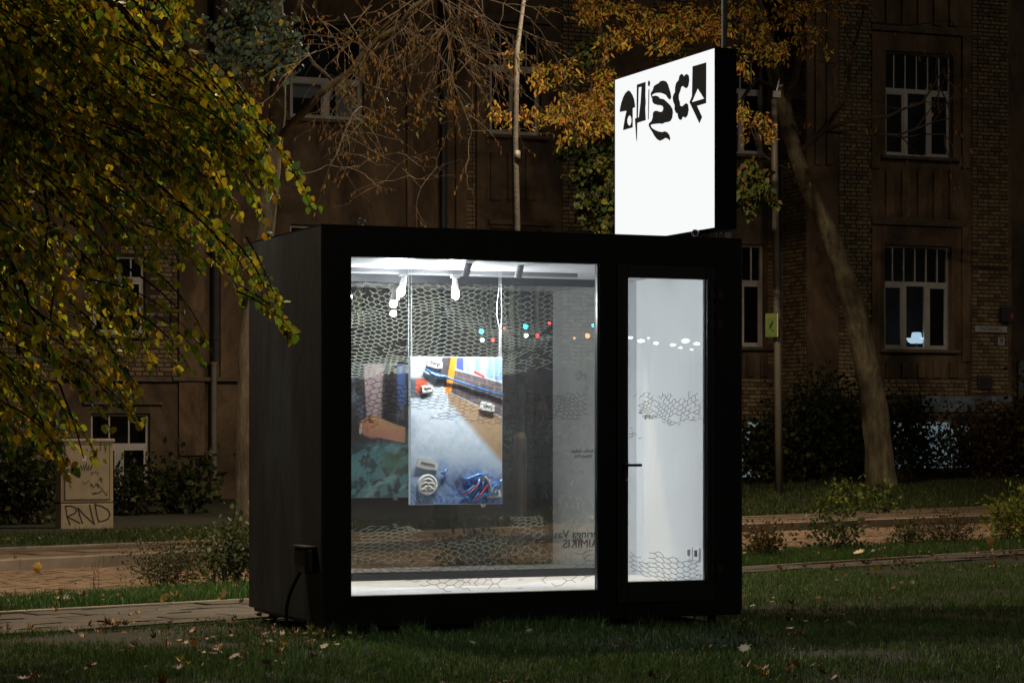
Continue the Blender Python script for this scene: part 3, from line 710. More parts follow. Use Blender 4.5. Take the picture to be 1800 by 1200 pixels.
LET = [
 [[(70,728),(75,680),(90,610),(115,535),(140,485),(180,445),(205,455),(235,500),(258,560),(268,620),(272,665),(240,678),(240,932),(115,968),(120,920),(140,800),(160,712)],
  [(200,772),(182,790),(168,830),(172,880),(195,912),(212,900),(224,860),(224,815),(214,785)]],
 [[(296,368),(410,332),(406,520),(412,600),(405,680),(412,836),(300,872),(296,1115),(288,1080),(270,815),(292,808)],
  [(318,405),(308,800),(322,800),(345,600),(358,395)]],
 [[(455,315),(466,325),(470,350),(462,385),(452,392),(443,375),(441,345),(446,322)]],
 [[(450,430),(459,430),(450,825),(442,825)]],
 [[(484,520),(478,490),(484,470),(505,440),(522,385),(560,360),(585,350),(600,325),(640,314),(680,325),(705,365),(725,430),(740,480),(748,530),(742,555),(725,565),(705,545),(680,505),(640,485),(600,475),(545,478),(515,490),(495,505),(500,522),(540,512),(575,522),(600,550),(650,560),(690,595),(735,640),(765,690),(770,740),(760,810),(735,850),(700,862),(670,865),(630,885),(590,880),(540,885),(490,892),(475,905),(490,935),(520,958),(545,970),(580,985),(630,993),(665,982),(700,1000),(722,1030),(735,1075),(728,1103),(700,1078),(670,1070),(640,1090),(600,1108),(560,1085),(525,1040),(505,1000),(475,955),(452,910),(455,880),(490,845),(505,800),(508,740),(530,715),(560,712),(600,728),(630,722),(645,690),(640,655),(610,640),(570,638),(520,620),(500,590),(498,555)]],
 [[(845,310),(858,250),(885,225),(905,240),(915,262),(935,235),(955,228),(980,250),(986,310),(975,380),(955,415),(930,410),(905,385),(880,400),(868,450),(848,500),(848,560),(862,600),(865,645),(895,655),(920,630),(945,612),(970,630),(978,700),(965,770),(940,805),(915,795),(900,790),(885,830),(860,832),(840,800),(832,750),(808,735),(792,690),(795,640),(775,590),(768,540),(780,495),(798,470),(800,400),(815,345)]],
 [[(1030,128),(1210,75),(1208,612),(1088,648),(1155,795),(1120,875),(990,600),(1022,520)],
  [(1098,418),(1020,600),(1182,552)]],
]
SF = Fr(*K.world(0, 0, 0))
for polys in LET:
    c = bpy.data.curves.new('letter', 'CURVE'); c.dimensions = '2D'; c.fill_mode = 'BOTH'; c.extrude = .001
    for pts in polys:
        sp = c.splines.new('POLY'); sp.points.add(len(pts) - 1); sp.use_cyclic_u = True
        for k, (x, y) in enumerate(pts):
            p, q = zc(x, y); d, z = SF.side(p, q, sx); sp.points[k].co = (d - sy0, z - KH - .015, 0, 1)
    c.materials.append(M_signb)
    o = link('letter', c, sgn, (.0005, 0, 0))
    # curve plane XY -> local YZ
    o.rotation_euler = (R(90), 0, R(90))

# ------------------------------------------------------------------ hanging artwork
def s2l(c): return tuple((v / 12.92 if v <= .04045 else ((v + .055) / 1.055) ** 2.4) for v in c)
art = thing('hanging_artwork', 'photo panel with blue rod and word tags hung on wires inside the kiosk', 'artwork', K.world(ax0, .70, az0), TH)
MB().box(0, AW, 0, .035, 0, AH).build('panel', mat('acrylic_edge', (.55, .60, .63), .2), art, bevel=.002)
def fbm(x, y, s, sd=0, o=4):
    r = np.zeros_like(x); a = 1; t = 0
    for k in range(o):
        g = np.random.default_rng(sd + k * 17).random((64, 64)); X = (x * s * 2 ** k) % 63; Y = (y * s * 2 ** k) % 63
        i = X.astype(int); j = Y.astype(int); fx, fy = X - i, Y - j; fx = fx * fx * (3 - 2 * fx); fy = fy * fy * (3 - 2 * fy)
        r += a * ((g[i, j] * (1 - fx) + g[i + 1, j] * fx) * (1 - fy) + (g[i, j + 1] * (1 - fx) + g[i + 1, j + 1] * fx) * fy); t += a; a *= .55
    return r / t
def sm(a, b, x): t = np.clip((x - a) / (b - a), 0, 1); return t * t * (3 - 2 * t)
def over(img, c, m): return img * (1 - m[..., None]) + np.array(s2l(c)) * m[..., None]
GW, GH = 150, 236
u, v = np.meshgrid(np.linspace(0, 1, GW), np.linspace(0, 1, GH)); asp = AH / AW
n1 = fbm(u * 6, v * 6 * asp, 1, 1); n2 = fbm(u * 30, v * 30 * asp, 1, 5); n3 = fbm((u + v) * 12, (v - u) * 60, 1, 9)
img = np.zeros((GH, GW, 3)) + np.array(s2l((.68, .73, .78)))
img = over(img, (.80, .83, .86), sm(.35, .6, n1) * sm(.72, .45, v) * .8)
img = over(img, (.76, .79, .82), sm(.26, .30, u) * sm(.40, .38, u) * sm(.32, .2, v))
img = over(img, (.12, .12, .16), sm(.14, .12, v - .15) * sm(.12, .16, v) * sm(.22, .15, u) * .8)
img = over(img, (.78, .34, .22), sm(.05, .06, u) * sm(.19, .17, u) * sm(.145, .15, v) * sm(.26, .23, v) * .9)
dl = .235 + (u - .42) * .29 + .0   # foot line of the brick wall
tl = .075 + (u - .46) * .17        # top line of the brick wall
bk = sm(.40, .41, u)
img = over(img, (.60, .48, .34), bk * sm(dl, dl + .01, v) * sm(.28 + (u - .42) * .70 + .06 * n1, .22 + (u - .42) * .70, v - .05) * .95)
img = over(img, (.33, .30, .31), bk * sm(tl, tl + .01, v) * sm(dl + .005, dl - .005, v))
bl = np.abs(((v - tl) / .045) % 1 - .5) > .44
img = over(img, (.47, .38, .34), bk * (bl | (np.abs((u * 6 + .5 * (((v - tl) / .045).astype(int) % 2)) % 1 - .5) > .46)) * sm(tl, tl + .01, v) * sm(dl + .005, dl - .005, v) * .8)
img = over(img, (.56, .64, .76), sm(.49, .5, u) * sm(tl, tl - .005, v)); img = over(img, (.26, .30, .62), sm(.49, .5, u) * sm(.58, .57, u) * sm(tl, tl - .005, v))
img = over(img, (.40, .50, .68), sm(.5, .62, fbm(u * 22, v * 2, 1, 77)) * sm(.55, .58, u) * sm(tl, tl - .005, v) * .8)
img = over(img, (.27, .26, .28), sm(.33, .35, u + v * .4) * sm(.52, .50, u + v * .35) * sm(.20, .17, v))
img = over(img, (.86, .50, .14), (np.abs(u - (.47 - .28 * v)) < .035) * sm(.25, .235, v)); img = over(img, (.30, .22, .16), (np.abs(u - (.425 - .28 * v)) < .014) * sm(.22, .2, v) * .8)
img = over(img, (.70, .25, .20), (np.abs(u - .75) < .06) * (np.abs(v - (.115 + (u - .75) * .3)) < .010))
low = sm(.64, .90, v + .18 * (n1 - .5) - .06 * np.cos(u * 6.3))
img = over(img, (.30, .44, .62), low * .7); img = over(img, (.14, .30, .60), low * sm(.42, .62, n2) * .6); img = over(img, (.66, .72, .80), low * sm(.58, .7, n3) * .7)
img = over(img, (.72, .76, .80), np.exp(-(((u - .50) / .16) ** 2 + ((v - .62) / .16) ** 2)) * .7)
bb = np.exp(-(((u - .74) / .22) ** 2 + ((v - .90) / .10) ** 2)); img = over(img, (.08, .13, .36), np.clip(bb * 1.5, 0, 1) * sm(.35, .55, n2)); img = over(img, (.12, .40, .78), np.clip(bb * 1.4, 0, 1) * sm(.50, .60, n3) * .9)
img = over(img, (.16, .10, .18), np.exp(-(((u - .52) / .08) ** 2 + ((v - .86) / .05) ** 2)) * .7)
img = np.clip(img * (1.25 * (0.84 + .32 * n2))[..., None], 0, .92)
def picture(name, img, y, flip, parent):
    h, w = img.shape[:2]; xs = np.linspace(.004, AW - .004, w); zs = np.linspace(AH - .004, .004, h)
    if flip: xs = xs[::-1]
    X, Z = np.meshgrid(xs, zs); V = np.stack([X, np.full_like(X, y), Z], -1).reshape(-1, 3)
    i = np.arange((h - 1) * (w - 1)); r, c = i // (w - 1), i % (w - 1); a = r * w + c
    F = np.stack([a, a + w, a + w + 1, a + 1], 1)
    o = npmesh(name, V, [F], M_print, parent, img.reshape(-1, 3)); return o
picture('printed_picture', img, -.0015, False, art)
# reverse side: a dark jacket, joined hands and blue-green cloth (this is what the back pane mirrors)
u, v = np.meshgrid(np.linspace(0, 1, 130), np.linspace(0, 1, 200)); n1 = fbm(u * 5, v * 7, 1, 31); n2 = fbm(u * 24, v * 8, 1, 35); n3 = fbm(u * 10 - v * 8, v * 16 + u * 6, 1, 39)
im = np.zeros((200, 130, 3)) + np.array(s2l((.15, .15, .18)))
im = over(im, (.34, .38, .46), sm(.55, .66, n2) * .7)
im = over(im, (.66, .58, .60), sm(.40, .42, u - .1 * v) * sm(.66, .62, u + .05 * v) * sm(.52, .38, v) * (.6 + .5 * n2))
im = over(im, (.10, .09, .10), sm(.66, .68, u) * sm(.78, .76, u) * sm(.5, .45, v)); im = over(im, (.22, .34, .56), sm(.80, .83, u) * sm(.92, .9, u) * sm(.34, .26, v))
cl = sm(.54, .60, v + .14 * (u - .5) ** 2 * 4 - .04 * n1 - .02)
im = over(im, (.26, .44, .48), cl); im = over(im, (.10, .20, .24), cl * sm(.5, .62, n3)); im = over(im, (.45, .62, .68), cl * sm(.60, .72, fbm(u * 9 + v * 12, v * 14, 1, 51)) * .8)
im = over(im, (.25, .35, .26), cl * np.exp(-(((u - .75) / .15) ** 2 + ((v - .72) / .1) ** 2)) * .8)
im = over(im, (.10, .10, .13), np.exp(-(((u - .22) / .17) ** 4 + ((v - .50) / .14) ** 4)))
def blob(a, b, ra, rb, t):
    du, dv = (u - a), (v - b) * asp; x_ = du * np.cos(t) + dv * np.sin(t); y_ = -du * np.sin(t) + dv * np.cos(t); return sm(1.15, .9, np.sqrt((x_ / ra) ** 2 + (y_ / rb) ** 2))
arm = blob(.53, .475, .17, .115, .10)
im = over(im, (.74, .52, .40), arm * (.55 + .6 * n2)); im = over(im, (.74, .50, .36), blob(.50, .44, .11, .06, .0) * .7)
def cap(a, b, c, d, rr_):
    px_, py_ = u - a, (v - b) * asp; dx_, dy_ = c - a, (d - b) * asp; t = np.clip((px_ * dx_ + py_ * dy_) / (dx_ * dx_ + dy_ * dy_), 0, 1)
    return sm(rr_ * 1.1, rr_ * .85, np.hypot(px_ - t * dx_, py_ - t * dy_))
im = over(im, (.50, .32, .20), cap(.50, .41, .86, .50, .045)); im = over(im, (.78, .58, .38), cap(.52, .405, .84, .485, .030))
for k in range(4):
    y0_, y1_ = .445 + .028 * k, .485 + .030 * k
    im = over(im, (.26, .15, .11), cap(.58, y0_ + .006, .90, y1_ + .006, .031)); im = over(im, (.80, .58 - .02 * k, .44), cap(.56, y0_, .89, y1_, .025))
im = over(im, (.80, .76, .74), blob(.375, .485, .014, .06, .1))
im = np.clip(im * (1.7 + 1.6 * sm(.5, .8, v))[..., None], 0, .92)  # print brightened, most at the bottom, standing in for light that misses it
im *= (.85 + .3 * n1)[..., None]
picture('printed_picture', im[:, ::-1], .0365, True, art)
def A(U, Vv): return (U * AW, (1 - Vv) * AH)
M_tag = mat('white_plaster_tag', (.70, .68, .63), .7, var=.08, scale=20, bump=.1); M_ink = mat('tag_ink', (.03, .03, .035), .6)
def tagp(words, U, Vv, w, h, rot, sxs=.8):
    x, z = A(U, Vv); o = MB()
    pts = [(-w / 2, -h / 2), (w * .1, -h * .56), (w / 2, -h * .42), (w * .46, h * .3), (w * .1, h / 2), (-w * .48, h * .46)]
    n = len(pts); o.v = [(p[0], -.014, p[1]) for p in pts] + [(p[0], 0, p[1]) for p in pts]
    o.f = [tuple(range(n)), tuple(range(2 * n - 1, n - 1, -1))] + [(i, i + n, (i + 1) % n + n, (i + 1) % n) for i in range(n)]
    ob = o.build('word_tag', M_tag, art, loc=(x, -.004, z)); ob.rotation_euler = (0, rot, 0)
    text('lettering', words, h * .62, M_ink, ob, (0, -.0152, 0), (R(90), 0, 0), ext=.0008, sx=sxs)
tagp('Energy', .26, .045, .115, .060, R(12), .75); tagp('flows', .18, .215, .085, .052, R(-12), .75); tagp('where', .83, .335, .11, .058, R(12), .75)
tagp('intention', .18, .725, .155, .066, R(12), .72); tagp('goes', .91, .925, .09, .062, R(-4), .75)
M_rod = mat('blue_glaze', (.05, .20, .50), .2, var=.3, scale=8, coat=.5); M_red = mat('red_glaze', (.45, .05, .09), .3)
def atube(name, pts, r, m): 
    P = [(A(a, b)[0], -.016 - .004 * (k % 2), A(a, b)[1]) for k, (a, b) in enumerate(pts)]; return MB().tube(P, r, 8).build(name, m, art, smooth=True)
atube('rod', [(.15, .085), (.19, .10), (.24, .125), (.30, .135), (.36, .135), (.42, .15), (.55, .175), (.7, .205), (.85, .235), (.995, .262)], [.008, .009, .014, .016, .014, .006, .007, .008, .008, .008], M_rod)
atube('rod', [(.31, .12), (.27, .12), (.22, .10)], [.006, .008, .004], M_rod)
atube('squiggle', [(.32, .79), (.35, .785), (.38, .765), (.40, .768)], [.006, .009, .008, .004], M_rod)
atube('squiggle', [(.57, .825), (.62, .825), (.68, .812), (.73, .798), (.78, .80), (.84, .795)], [.006, .008, .009, .010, .009, .006], M_rod)
for k in range(7):
    a0 = .62 + .04 * k; atube('rope', [(a0, .99 - .01 * k), (a0 + .06, .93), (a0 + .10 + .02 * math.sin(k), .88), (a0 + .12, .83 + .02 * (k % 3))], .007, M_rod if k != 2 else M_red)
atube('rope', [(.55, .93), (.64, .915), (.70, .885), (.74, .85)], .006, M_red); atube('rope', [(.55, .925), (.63, .90), (.69, .87)], .006, M_rod)
atube('rope', [(.78, .80), (.84, .84), (.87, .90), (.83, .96)], .007, mat('tan_glaze', (.50, .34, .2), .4))
mx, mz = A(.18, .865); med = MB(); r_ = .073
med.tube([(mx, -.002, mz), (mx, -.014, mz), (mx, -.020, mz)], [r_, r_, r_ * .93], 28); med = med.build('medallion', M_tag, art)
mr_ = MB(); ring(mr_, (mx, -.020, mz), r_ * .86, .003, 28)
for (ax_, az_, rr) in ((0, .02, .03), (-.018, .0, .022), (.02, -.004, .024), (0, -.03, .03), (.028, -.034, .014), (-.03, -.036, .014)):
    pts = [(mx + ax_ + rr * math.cos(R(a)), -.022, mz + az_ + rr * .7 * math.sin(R(a))) for a in range(0, 190, 20)]; mr_.tube(pts, .0055, 6)
mr_.build('relief', M_tag, med, smooth=True)
x_, z_ = A(.80, 1.006); MB().tube([(x_, .004, z_), (x_, .020, z_)], .016, 14).build('clip', M_tag, art)
M_wire = mat('steel_wire', (.72, .74, .76), .35)
for k, (U, yy, bend) in enumerate(((.015, .0, 0), (.0, .035, .004), (.985, .0, .008), (.985, .035, -.030))):
    x, z = A(U, 0); zc_ = cz - az0; mb = MB()
    mb.tube([(x, yy, z - .004), (x - bend * .1, yy, z + .20), (x + bend * .6, yy, z + .30), (x + bend * .5, yy, z + .38), (x, yy, z + .50), (x, yy, zc_)], .0016, 5)
    mb.build('hanging_wire', M_wire, art)

# ------------------------------------------------------------------ trees
def rnd3(s=1.0): return Vector((random.gauss(0, s), random.gauss(0, s), random.gauss(0, s)))
def grow(mb, p, d, ln, r, depth, tips, droop=.0, spread=.6, seg=5, kids=3, wig=.12, ends=None):
    pts = [p]; rad = [r]; q = p.copy(); dd = d.normalized()
    for k in range(seg):
        dd = (dd + rnd3(wig) + Vector((0, 0, -droop))).normalized(); q = q + dd * ln / seg; pts.append(q.copy()); rad.append(r * (1 - .6 * (k + 1) / seg))
        if depth > 0 and k >= 1 and random.random() < kids / seg:
            nd = (dd + rnd3(spread)).normalized(); grow(mb, q, nd, ln * random.uniform(.45, .7), rad[-1] * .65, depth - 1, tips, droop * 1.2, spread, seg, kids, wig)
        if depth == 0: tips.append((q.copy(), dd.copy()))
    mb.tube(pts, rad, 5 if r > .012 else 3, cap=False)
    if depth > 0: grow(mb, q, dd, ln * .6, rad[-1], depth - 1, tips, droop, spread, seg, kids, wig)

# -- near linden branches hanging in from the left
off = Vector((-4.6, 13.5, 0))
lin = thing('linden_tree', 'yellow-green linden with drooping leafy branches hanging over the left side', 'tree', off)
tr = MB(off=off)
tr.tube([(-4.6, 13.5, 0), (-4.65, 13.5, 1.5), (-4.55, 13.5, 3.2), (-4.3, 13.4, 4.6), (-4.0, 13.3, 5.8)], [.26, .21, .19, .15, .1], 14); tr.build('trunk', M_bark, lin, smooth=True)
BYX = [-60, 0, 100, 180, 215, 262, 300, 365, 385, 410, 450, 500, 560, 600, 612, 650, 700, 760, 800, 835]
BXX = [340, 350, 368, 380, 462, 535, 555, 572, 520, 500, 492, 500, 515, 525, 420, 345, 290, 245, 225, 175]
def edge(y): return np.interp(y, BYX, BXX)
def dens(x, y):
    if x > edge(y) or y > 835: return 0
    e = edge(y) - x
    a = .85 if y < 400 else .55 if y < 520 else .36 if y < 640 else .26
    if 215 < y < 400 and x > 400: a *= .6
    if y < 215 and x > 360: a *= .4
    if y > 640 and x > 200: a *= .5
    if 300 < x < 420 and 480 < y < 700: a *= .35
    if e < 60: a *= 1.0
    if e > 60 and 420 < y < 620 and 180 < x < 400: a *= .6
    g = noise.noise(Vector((x * .009, y * .009, 3.3)))
    return a * (1.0 if g > -.08 else .25)
br = MB(off=off); P = []; D = []
ntw = 0
while ntw < 780:
    x = random.uniform(-120, 575); y = random.uniform(-20, 835)
    if random.random() > dens(x, y): continue
    Y = random.uniform(11.8, 15.2); tip = px(x, y, Y); ln = random.uniform(.35, .85)
    a = R(random.uniform(38, 66)); dep = random.uniform(-.35, .35); m = 9; pts = []
    q = tip.copy(); ang = a + R(10)
    for k in range(m):
        pts.append(q.copy()); st = ln / (m - 1)
        q = q + Vector((-math.cos(ang), dep, math.sin(ang))).normalized() * st; ang -= R(5) * random.uniform(.2, 1.6)
    br.tube(pts, [.0015 + .0045 * k / m for k in range(m)], 4, cap=False)
    nl = int(ln / .021)
    for k in range(nl):
        t = (k + random.random()) / nl * (m - 1); i = min(int(t), m - 2); pp = pts[i].lerp(pts[i + 1], t - i)
        out = (pts[i] - pts[i + 1]).normalized() * .5 + rnd3(.45) + Vector((0, 0, -.75))
        out.normalize(); P.append(pp + out * .014 + rnd3(.012)); D.append(out)
    ntw += 1
# limbs carrying the twigs
for (x0, y0, x1, y1) in ((-200, -160, 330, 40), (-260, 60, 160, 5), (-250, -100, 480, 250), (-280, 100, 400, 420), (-250, 250, 330, 560), (-260, 380, 200, 700), (20, 60, 95, 560), (120, 200, 170, 420), (-100, 300, 150, 800), (60, -60, 450, 330)):
    Y = random.uniform(12.6, 14.4); a, b = px(x0, y0, Y), px(x1, y1, Y + random.uniform(-.6, .6)); pts = []
    for k in range(14):
        t = k / 13; q = a.lerp(b, t); q.z += .22 * math.sin(math.pi * t); q += rnd3(.018); pts.append(q)
    br.tube(pts, [.028 * (1 - t / 13) ** 1.2 + .004 for t in range(14)], 6, cap=False)
for z in (3.4, 4.2, 5.0): br.tube([(-4.5, 13.5, z - .5), (-4.0, 13.4, z), (-3.4, 13.3, z + .3), (-2.9, 13.3, z + .3)], [.09, .06, .04, .028], 7, cap=False)
br.build('branches', M_twig, lin)
LC = [(.66, .50, .025), (.44, .46, .030), (.20, .32, .030), (.60, .34, .02), (.08, .13, .05), (.40, .26, .04)]
Ps = np.array([tuple(p) for p in P]); Ds = np.array([tuple(p) for p in D]); Z_ = rng.uniform(.024, .060, len(Ps))
cols = palette(len(Ps), LC, (5, 5, 3.5, 2, 2, 1.2), .3)
vx = CX + Ps[:, 0] / Ps[:, 1] * FPX; vy = HY - (Ps[:, 2] - CAMZ) / Ps[:, 1] * FPX
key = np.where((vx > 0) & (vy > 0), -Z_ / Ps[:, 1], 1) + (np.abs(Ps[:, 1]) > 13.0) * .5
order = np.argsort(key); big, rest = order[:300], order[300:]
for i in big:     # single leaves, own mesh each
    V_, F_ = leafset(np.zeros((1, 3)), Ds[i:i + 1], Z_[i:i + 1])
    me = npmesh('leaf', V_, [F_], M_leaf, tint=np.repeat(cols[i:i + 1], 9, 0), mesh_only=True); link('leaf', me, lin, tuple(Ps[i] - np.array(off)))
leaves('foliage', Ps[rest], Ds[rest], Z_[rest], cols[rest], M_leaf, lin, off)['kind'] = 'stuff'

def crown(tree, off, clusters, cols, wts, size, m=M_leaf, name='foliage', T=LT, F=LF, twigm=M_twig, down=-.4):
    """clusters: (px, py, Y, rx_px, ry_px, n)"""
    P = []; D = []; tw = MB(off=off)
    for (cx, cy, Y, rx, ry, n) in clusters:
        c = px(cx, cy, Y); sx_, sz_ = rx / FPX * Y, ry / FPX * Y
        nb = max(3, n // 22)
        for b in range(nb):
            e = rnd3(.5); e = Vector((e.x * sx_, e.y * max(sx_, sz_), e.z * sz_)) ; o = c + e; dirv = (e * .6 + rnd3(.25 * sx_) + Vector((0, 0, -.1)))
            if dirv.length < .01: continue
            dirv.normalize(); L = .45 * max(.35, sx_ * .8); pts = [o + dirv * L * t + rnd3(.01) for t in (-.6, -.2, .2, .6, 1)]
            tw.tube(pts, [.010, .008, .006, .004, .003], 3, cap=False)
            for k in range(22):
                t = random.uniform(-.4, 1.05); pp = o + dirv * L * t + rnd3(.05)
                dd = dirv * .5 + rnd3(.5) + Vector((0, 0, down)); P.append(tuple(pp)); D.append(tuple(dd.normalized()))
    P = np.array(P); D = np.array(D)
    o = leaves(name, P, D, rng.uniform(size[0], size[1], len(P)), palette(len(P), cols, wts, .35), m, tree, off, T, F); o['kind'] = 'stuff'
    tw.build('twigs', twigm, tree, kind='stuff')
def poly(pts, Yf): return [px(a, b, Yf) for a, b in pts]

# -- trunk left of the kiosk with bare twigs
Y2 = 27.0
off = px(430, 0, Y2); off.z = .1
t2 = thing('bare_tree', 'half bare tree with one straight trunk rising behind the kiosk left corner', 'tree', off)
m2 = MB(off=off)
m2.tube([(off.x, off.y, .0)] + poly([(430, 880), (432, 700), (436, 600), (452, 500), (468, 400), (478, 300), (488, 200), (490, 100), (486, 0), (480, -120)], Y2), [.17, .11, .098, .098, .098, .096, .096, .095, .085, .07, .05], 14)
m2.build('trunk', M_barkd, t2, smooth=True)
bm = MB(off=off); bl = MB(off=off); tips = []
def limb(mb, pts, r0, r1, Y, dy=0):
    n = len(pts); P_ = [px(a, b, Y + dy * k / (n - 1)) for k, (a, b) in enumerate(pts)]; Q = []
    for k in range(n - 1):
        for s in (0, .5): Q.append(P_[k].lerp(P_[k + 1], s) + rnd3(.012))
    Q.append(P_[-1]); mb.tube(Q, [r0 + (r1 - r0) * k / (len(Q) - 1) for k in range(len(Q))], 7, cap=False); return Q
for pts, r0, r1, dy in (([(500, 235), (540, 190), (585, 150), (640, 95), (700, 40), (760, -10)], .05, .022, -3), ([(448, 210), (430, 160), (400, 120), (370, 60)], .03, .012, -1), ([(488, 90), (515, 40), (535, -30)], .04, .02, -1),
                        ([(535, 90), (570, 130), (610, 165), (630, 190), (615, 215), (600, 250), (580, 290)], .02, .008, -2), ([(600, 235), (640, 260), (700, 290), (740, 330)], .014, .004, -2),
                        ([(640, 100), (700, 60), (760, 50), (820, 70), (870, 110)], .018, .006, -3), ([(700, 40), (770, 90), (800, 150), (830, 230)], .014, .005, -3)):
    Q = limb(bl, pts, r0, r1, Y2, dy)
    for q in Q[3:]:
        for _ in range(2):
            grow(bm, q, Vector((random.uniform(-.6, 1.0), random.uniform(-.5, .5), random.uniform(-1, .45))), random.uniform(.3, .6), .005, 1, tips, .05, .6, 5, 3, .25)
for (x, y, n, ln) in ((790, -20, 11, 1.1), (720, -10, 8, 1.0), (840, -10, 9, 1.0), (650, 20, 3, .8), (560, 60, 4, .7), (830, 90, 6, .7), (700, 100, 3, .8)):
    for _ in range(n):
        c = px(x + random.gauss(0, 30), y + random.gauss(0, 20), Y2 - 2.5)
        grow(bm, c, Vector((random.uniform(-.7, 1.0), random.uniform(-.3, .3), random.uniform(-1, .1))), random.uniform(.6, 1) * ln, .0065, 1, tips, .05, .45, 6, 4, .16)
bm.build('twigs', M_twigl, t2, kind='stuff'); bl.build('limbs', M_barkd, t2, smooth=True)
sel = [t for t in tips if random.random() < .5]
leaves('foliage', [tuple(t[0]) for t in sel], [(t[1].x * .3, t[1].y * .3, -1) for t in sel], rng.uniform(.03, .06, len(sel)), palette(len(sel), [(.30, .14, .04), (.22, .15, .03), (.16, .08, .03)], (3, 2, 3)), M_leaf, t2, off, NT, NF)['kind'] = 'stuff'
crown(t2, off, [(400, 60, 25.5, 34, 26, 330), (450, 95, 25.3, 30, 18, 330), (500, 60, 25.3, 28, 26, 240), (490, 105, 25.2, 26, 14, 200), (425, 20, 25.5, 40, 20, 260), (380, 100, 26, 22, 18, 120)],
      [(.10, .16, .12), (.14, .20, .15), (.20, .20, .06), (.36, .28, .04)], (5, 4, 1, 1), (.05, .085), name='ivy')
crown(t2, off, [(440, 100, 26, 40, 30, 120), (420, 150, 26, 30, 30, 120), (600, 160, 24.5, 50, 30, 70), (700, 230, 24.5, 50, 60, 120), (640, 60, 24, 60, 40, 90), (745, 190, 24, 50, 40, 70)],
      [(.30, .14, .035), (.24, .18, .03), (.16, .14, .03)], (3, 3, 2), (.04, .07), T=NT, F=NF)

# -- autumn tree on the right with leaning trunk
Y3 = 42.6
off = px(1548, 860, Y3); off.z = .3
t3 = thing('leaning_autumn_tree', 'leaning tree with orange and green autumn leaves right of the lit sign', 'tree', off)
m3 = MB(off=off)
tp = [(1552, 872), (1550, 850), (1545, 800), (1538, 720), (1524, 640), (1506, 560), (1482, 480), (1454, 400), (1420, 330), (1398, 270), (1378, 190), (1358, 110), (1338, 40), (1320, -40)]
rr = [.40, .33, .30, .28, .26, .25, .225, .20, .185, .165, .17, .165, .14, .12]
def trunk(mb, pts, rad, sides=26, ridge=.07, seed=1.0, sub=6):
    Q = []; RR = []
    for i in range(len(pts) - 1):
        for k in range(sub):
            t = k / sub; Q.append(pts[i].lerp(pts[i + 1], t)); RR.append(rad[i] * (1 - t) + rad[i + 1] * t)
    Q.append(pts[-1]); RR.append(rad[-1]); n0 = len(mb.v)
    for i, (p, r_) in enumerate(zip(Q, RR)):
        for k in range(sides):
            a = 2 * math.pi * k / sides; c, s_ = math.cos(a), math.sin(a)
            w = 1 + ridge * noise.noise(Vector((c * 2.6, s_ * 2.6, p.z * .9 + seed))) + ridge * .9 * noise.noise(Vector((c * 6, s_ * 6, p.z * 1.6 + seed))) + .10 * noise.noise(Vector((c, s_, p.z * 2.2 + seed)))
            fl = .14 * max(0, 1 - i / 4) * (1 + .5 * math.cos(a * 5 + seed)); mb.v.append((p.x + c * r_ * (w + fl), p.y + s_ * r_ * (w + fl), p.z))
    for i in range(len(Q) - 1):
        for k in range(sides):
            a0 = n0 + i * sides + k; a1 = n0 + i * sides + (k + 1) % sides; mb.f.append((a0, a1, a1 + sides, a0 + sides))
trunk(m3, poly(tp, Y3), [r_ * .84 for r_ in rr], seed=4.0); m3.build('trunk', M_bark, t3, smooth=True); m3 = MB(off=off)
b3 = MB(off=off); tips3 = []
for pts, r0, r1, dy in (([(1378, 190), (1395, 140), (1410, 90), (1400, 30), (1392, -30)], .09, .05, -1), ([(1358, 120), (1320, 60), (1250, 20), (1180, 10), (1090, 30)], .07, .02, -4),
                        ([(1370, 160), (1330, 140), (1300, 180), (1330, 250)], .05, .015, -3), ([(1358, 110), (1270, 100), (1180, 130), (1080, 150), (980, 180)], .06, .015, -5),
                        ([(1400, 270), (1450, 230), (1500, 210), (1560, 205), (1620, 180), (1660, 120)], .045, .012, -2), ([(1402, 270), (1460, 215), (1490, 160), (1500, 80), (1520, 10)], .05, .02, -2),
                        ([(1440, 230), (1520, 235), (1580, 240), (1640, 215), (1665, 180)], .03, .01, -2), ([(1370, 160), (1340, 90), (1300, 40), (1240, -30)], .06, .03, -2),
                        ([(1540, 235), (1590, 240), (1660, 235), (1690, 275)], .02, .006, -2), ([(1530, 40), (1600, 45), (1670, 35)], .02, .006, -1)):
    Q = limb(b3, pts, r0, r1, Y3, dy)
    for q in Q[4:]:
        grow(b3, q, Vector((random.uniform(-1, 1), random.uniform(-.5, .5), random.uniform(-1, .6))), random.uniform(.5, 1.2), .014, 1, tips3, .05, .7, 5, 2.4, .22)
b3.build('branches', M_twig, t3)
sel = [t for t in tips3 if random.random() < .3]
leaves('foliage', [tuple(t[0]) for t in sel], [(t[1].x * .4, t[1].y * .4, -1) for t in sel], rng.uniform(.06, .12, len(sel)), palette(len(sel), [(.30, .14, .03), (.22, .15, .03)], (3, 2)), M_leaf, t3, off, NT, NF)['kind'] = 'stuff'
OR = [(.74, .36, .07), (.66, .40, .07), (.34, .18, .06), (.48, .50, .06)]
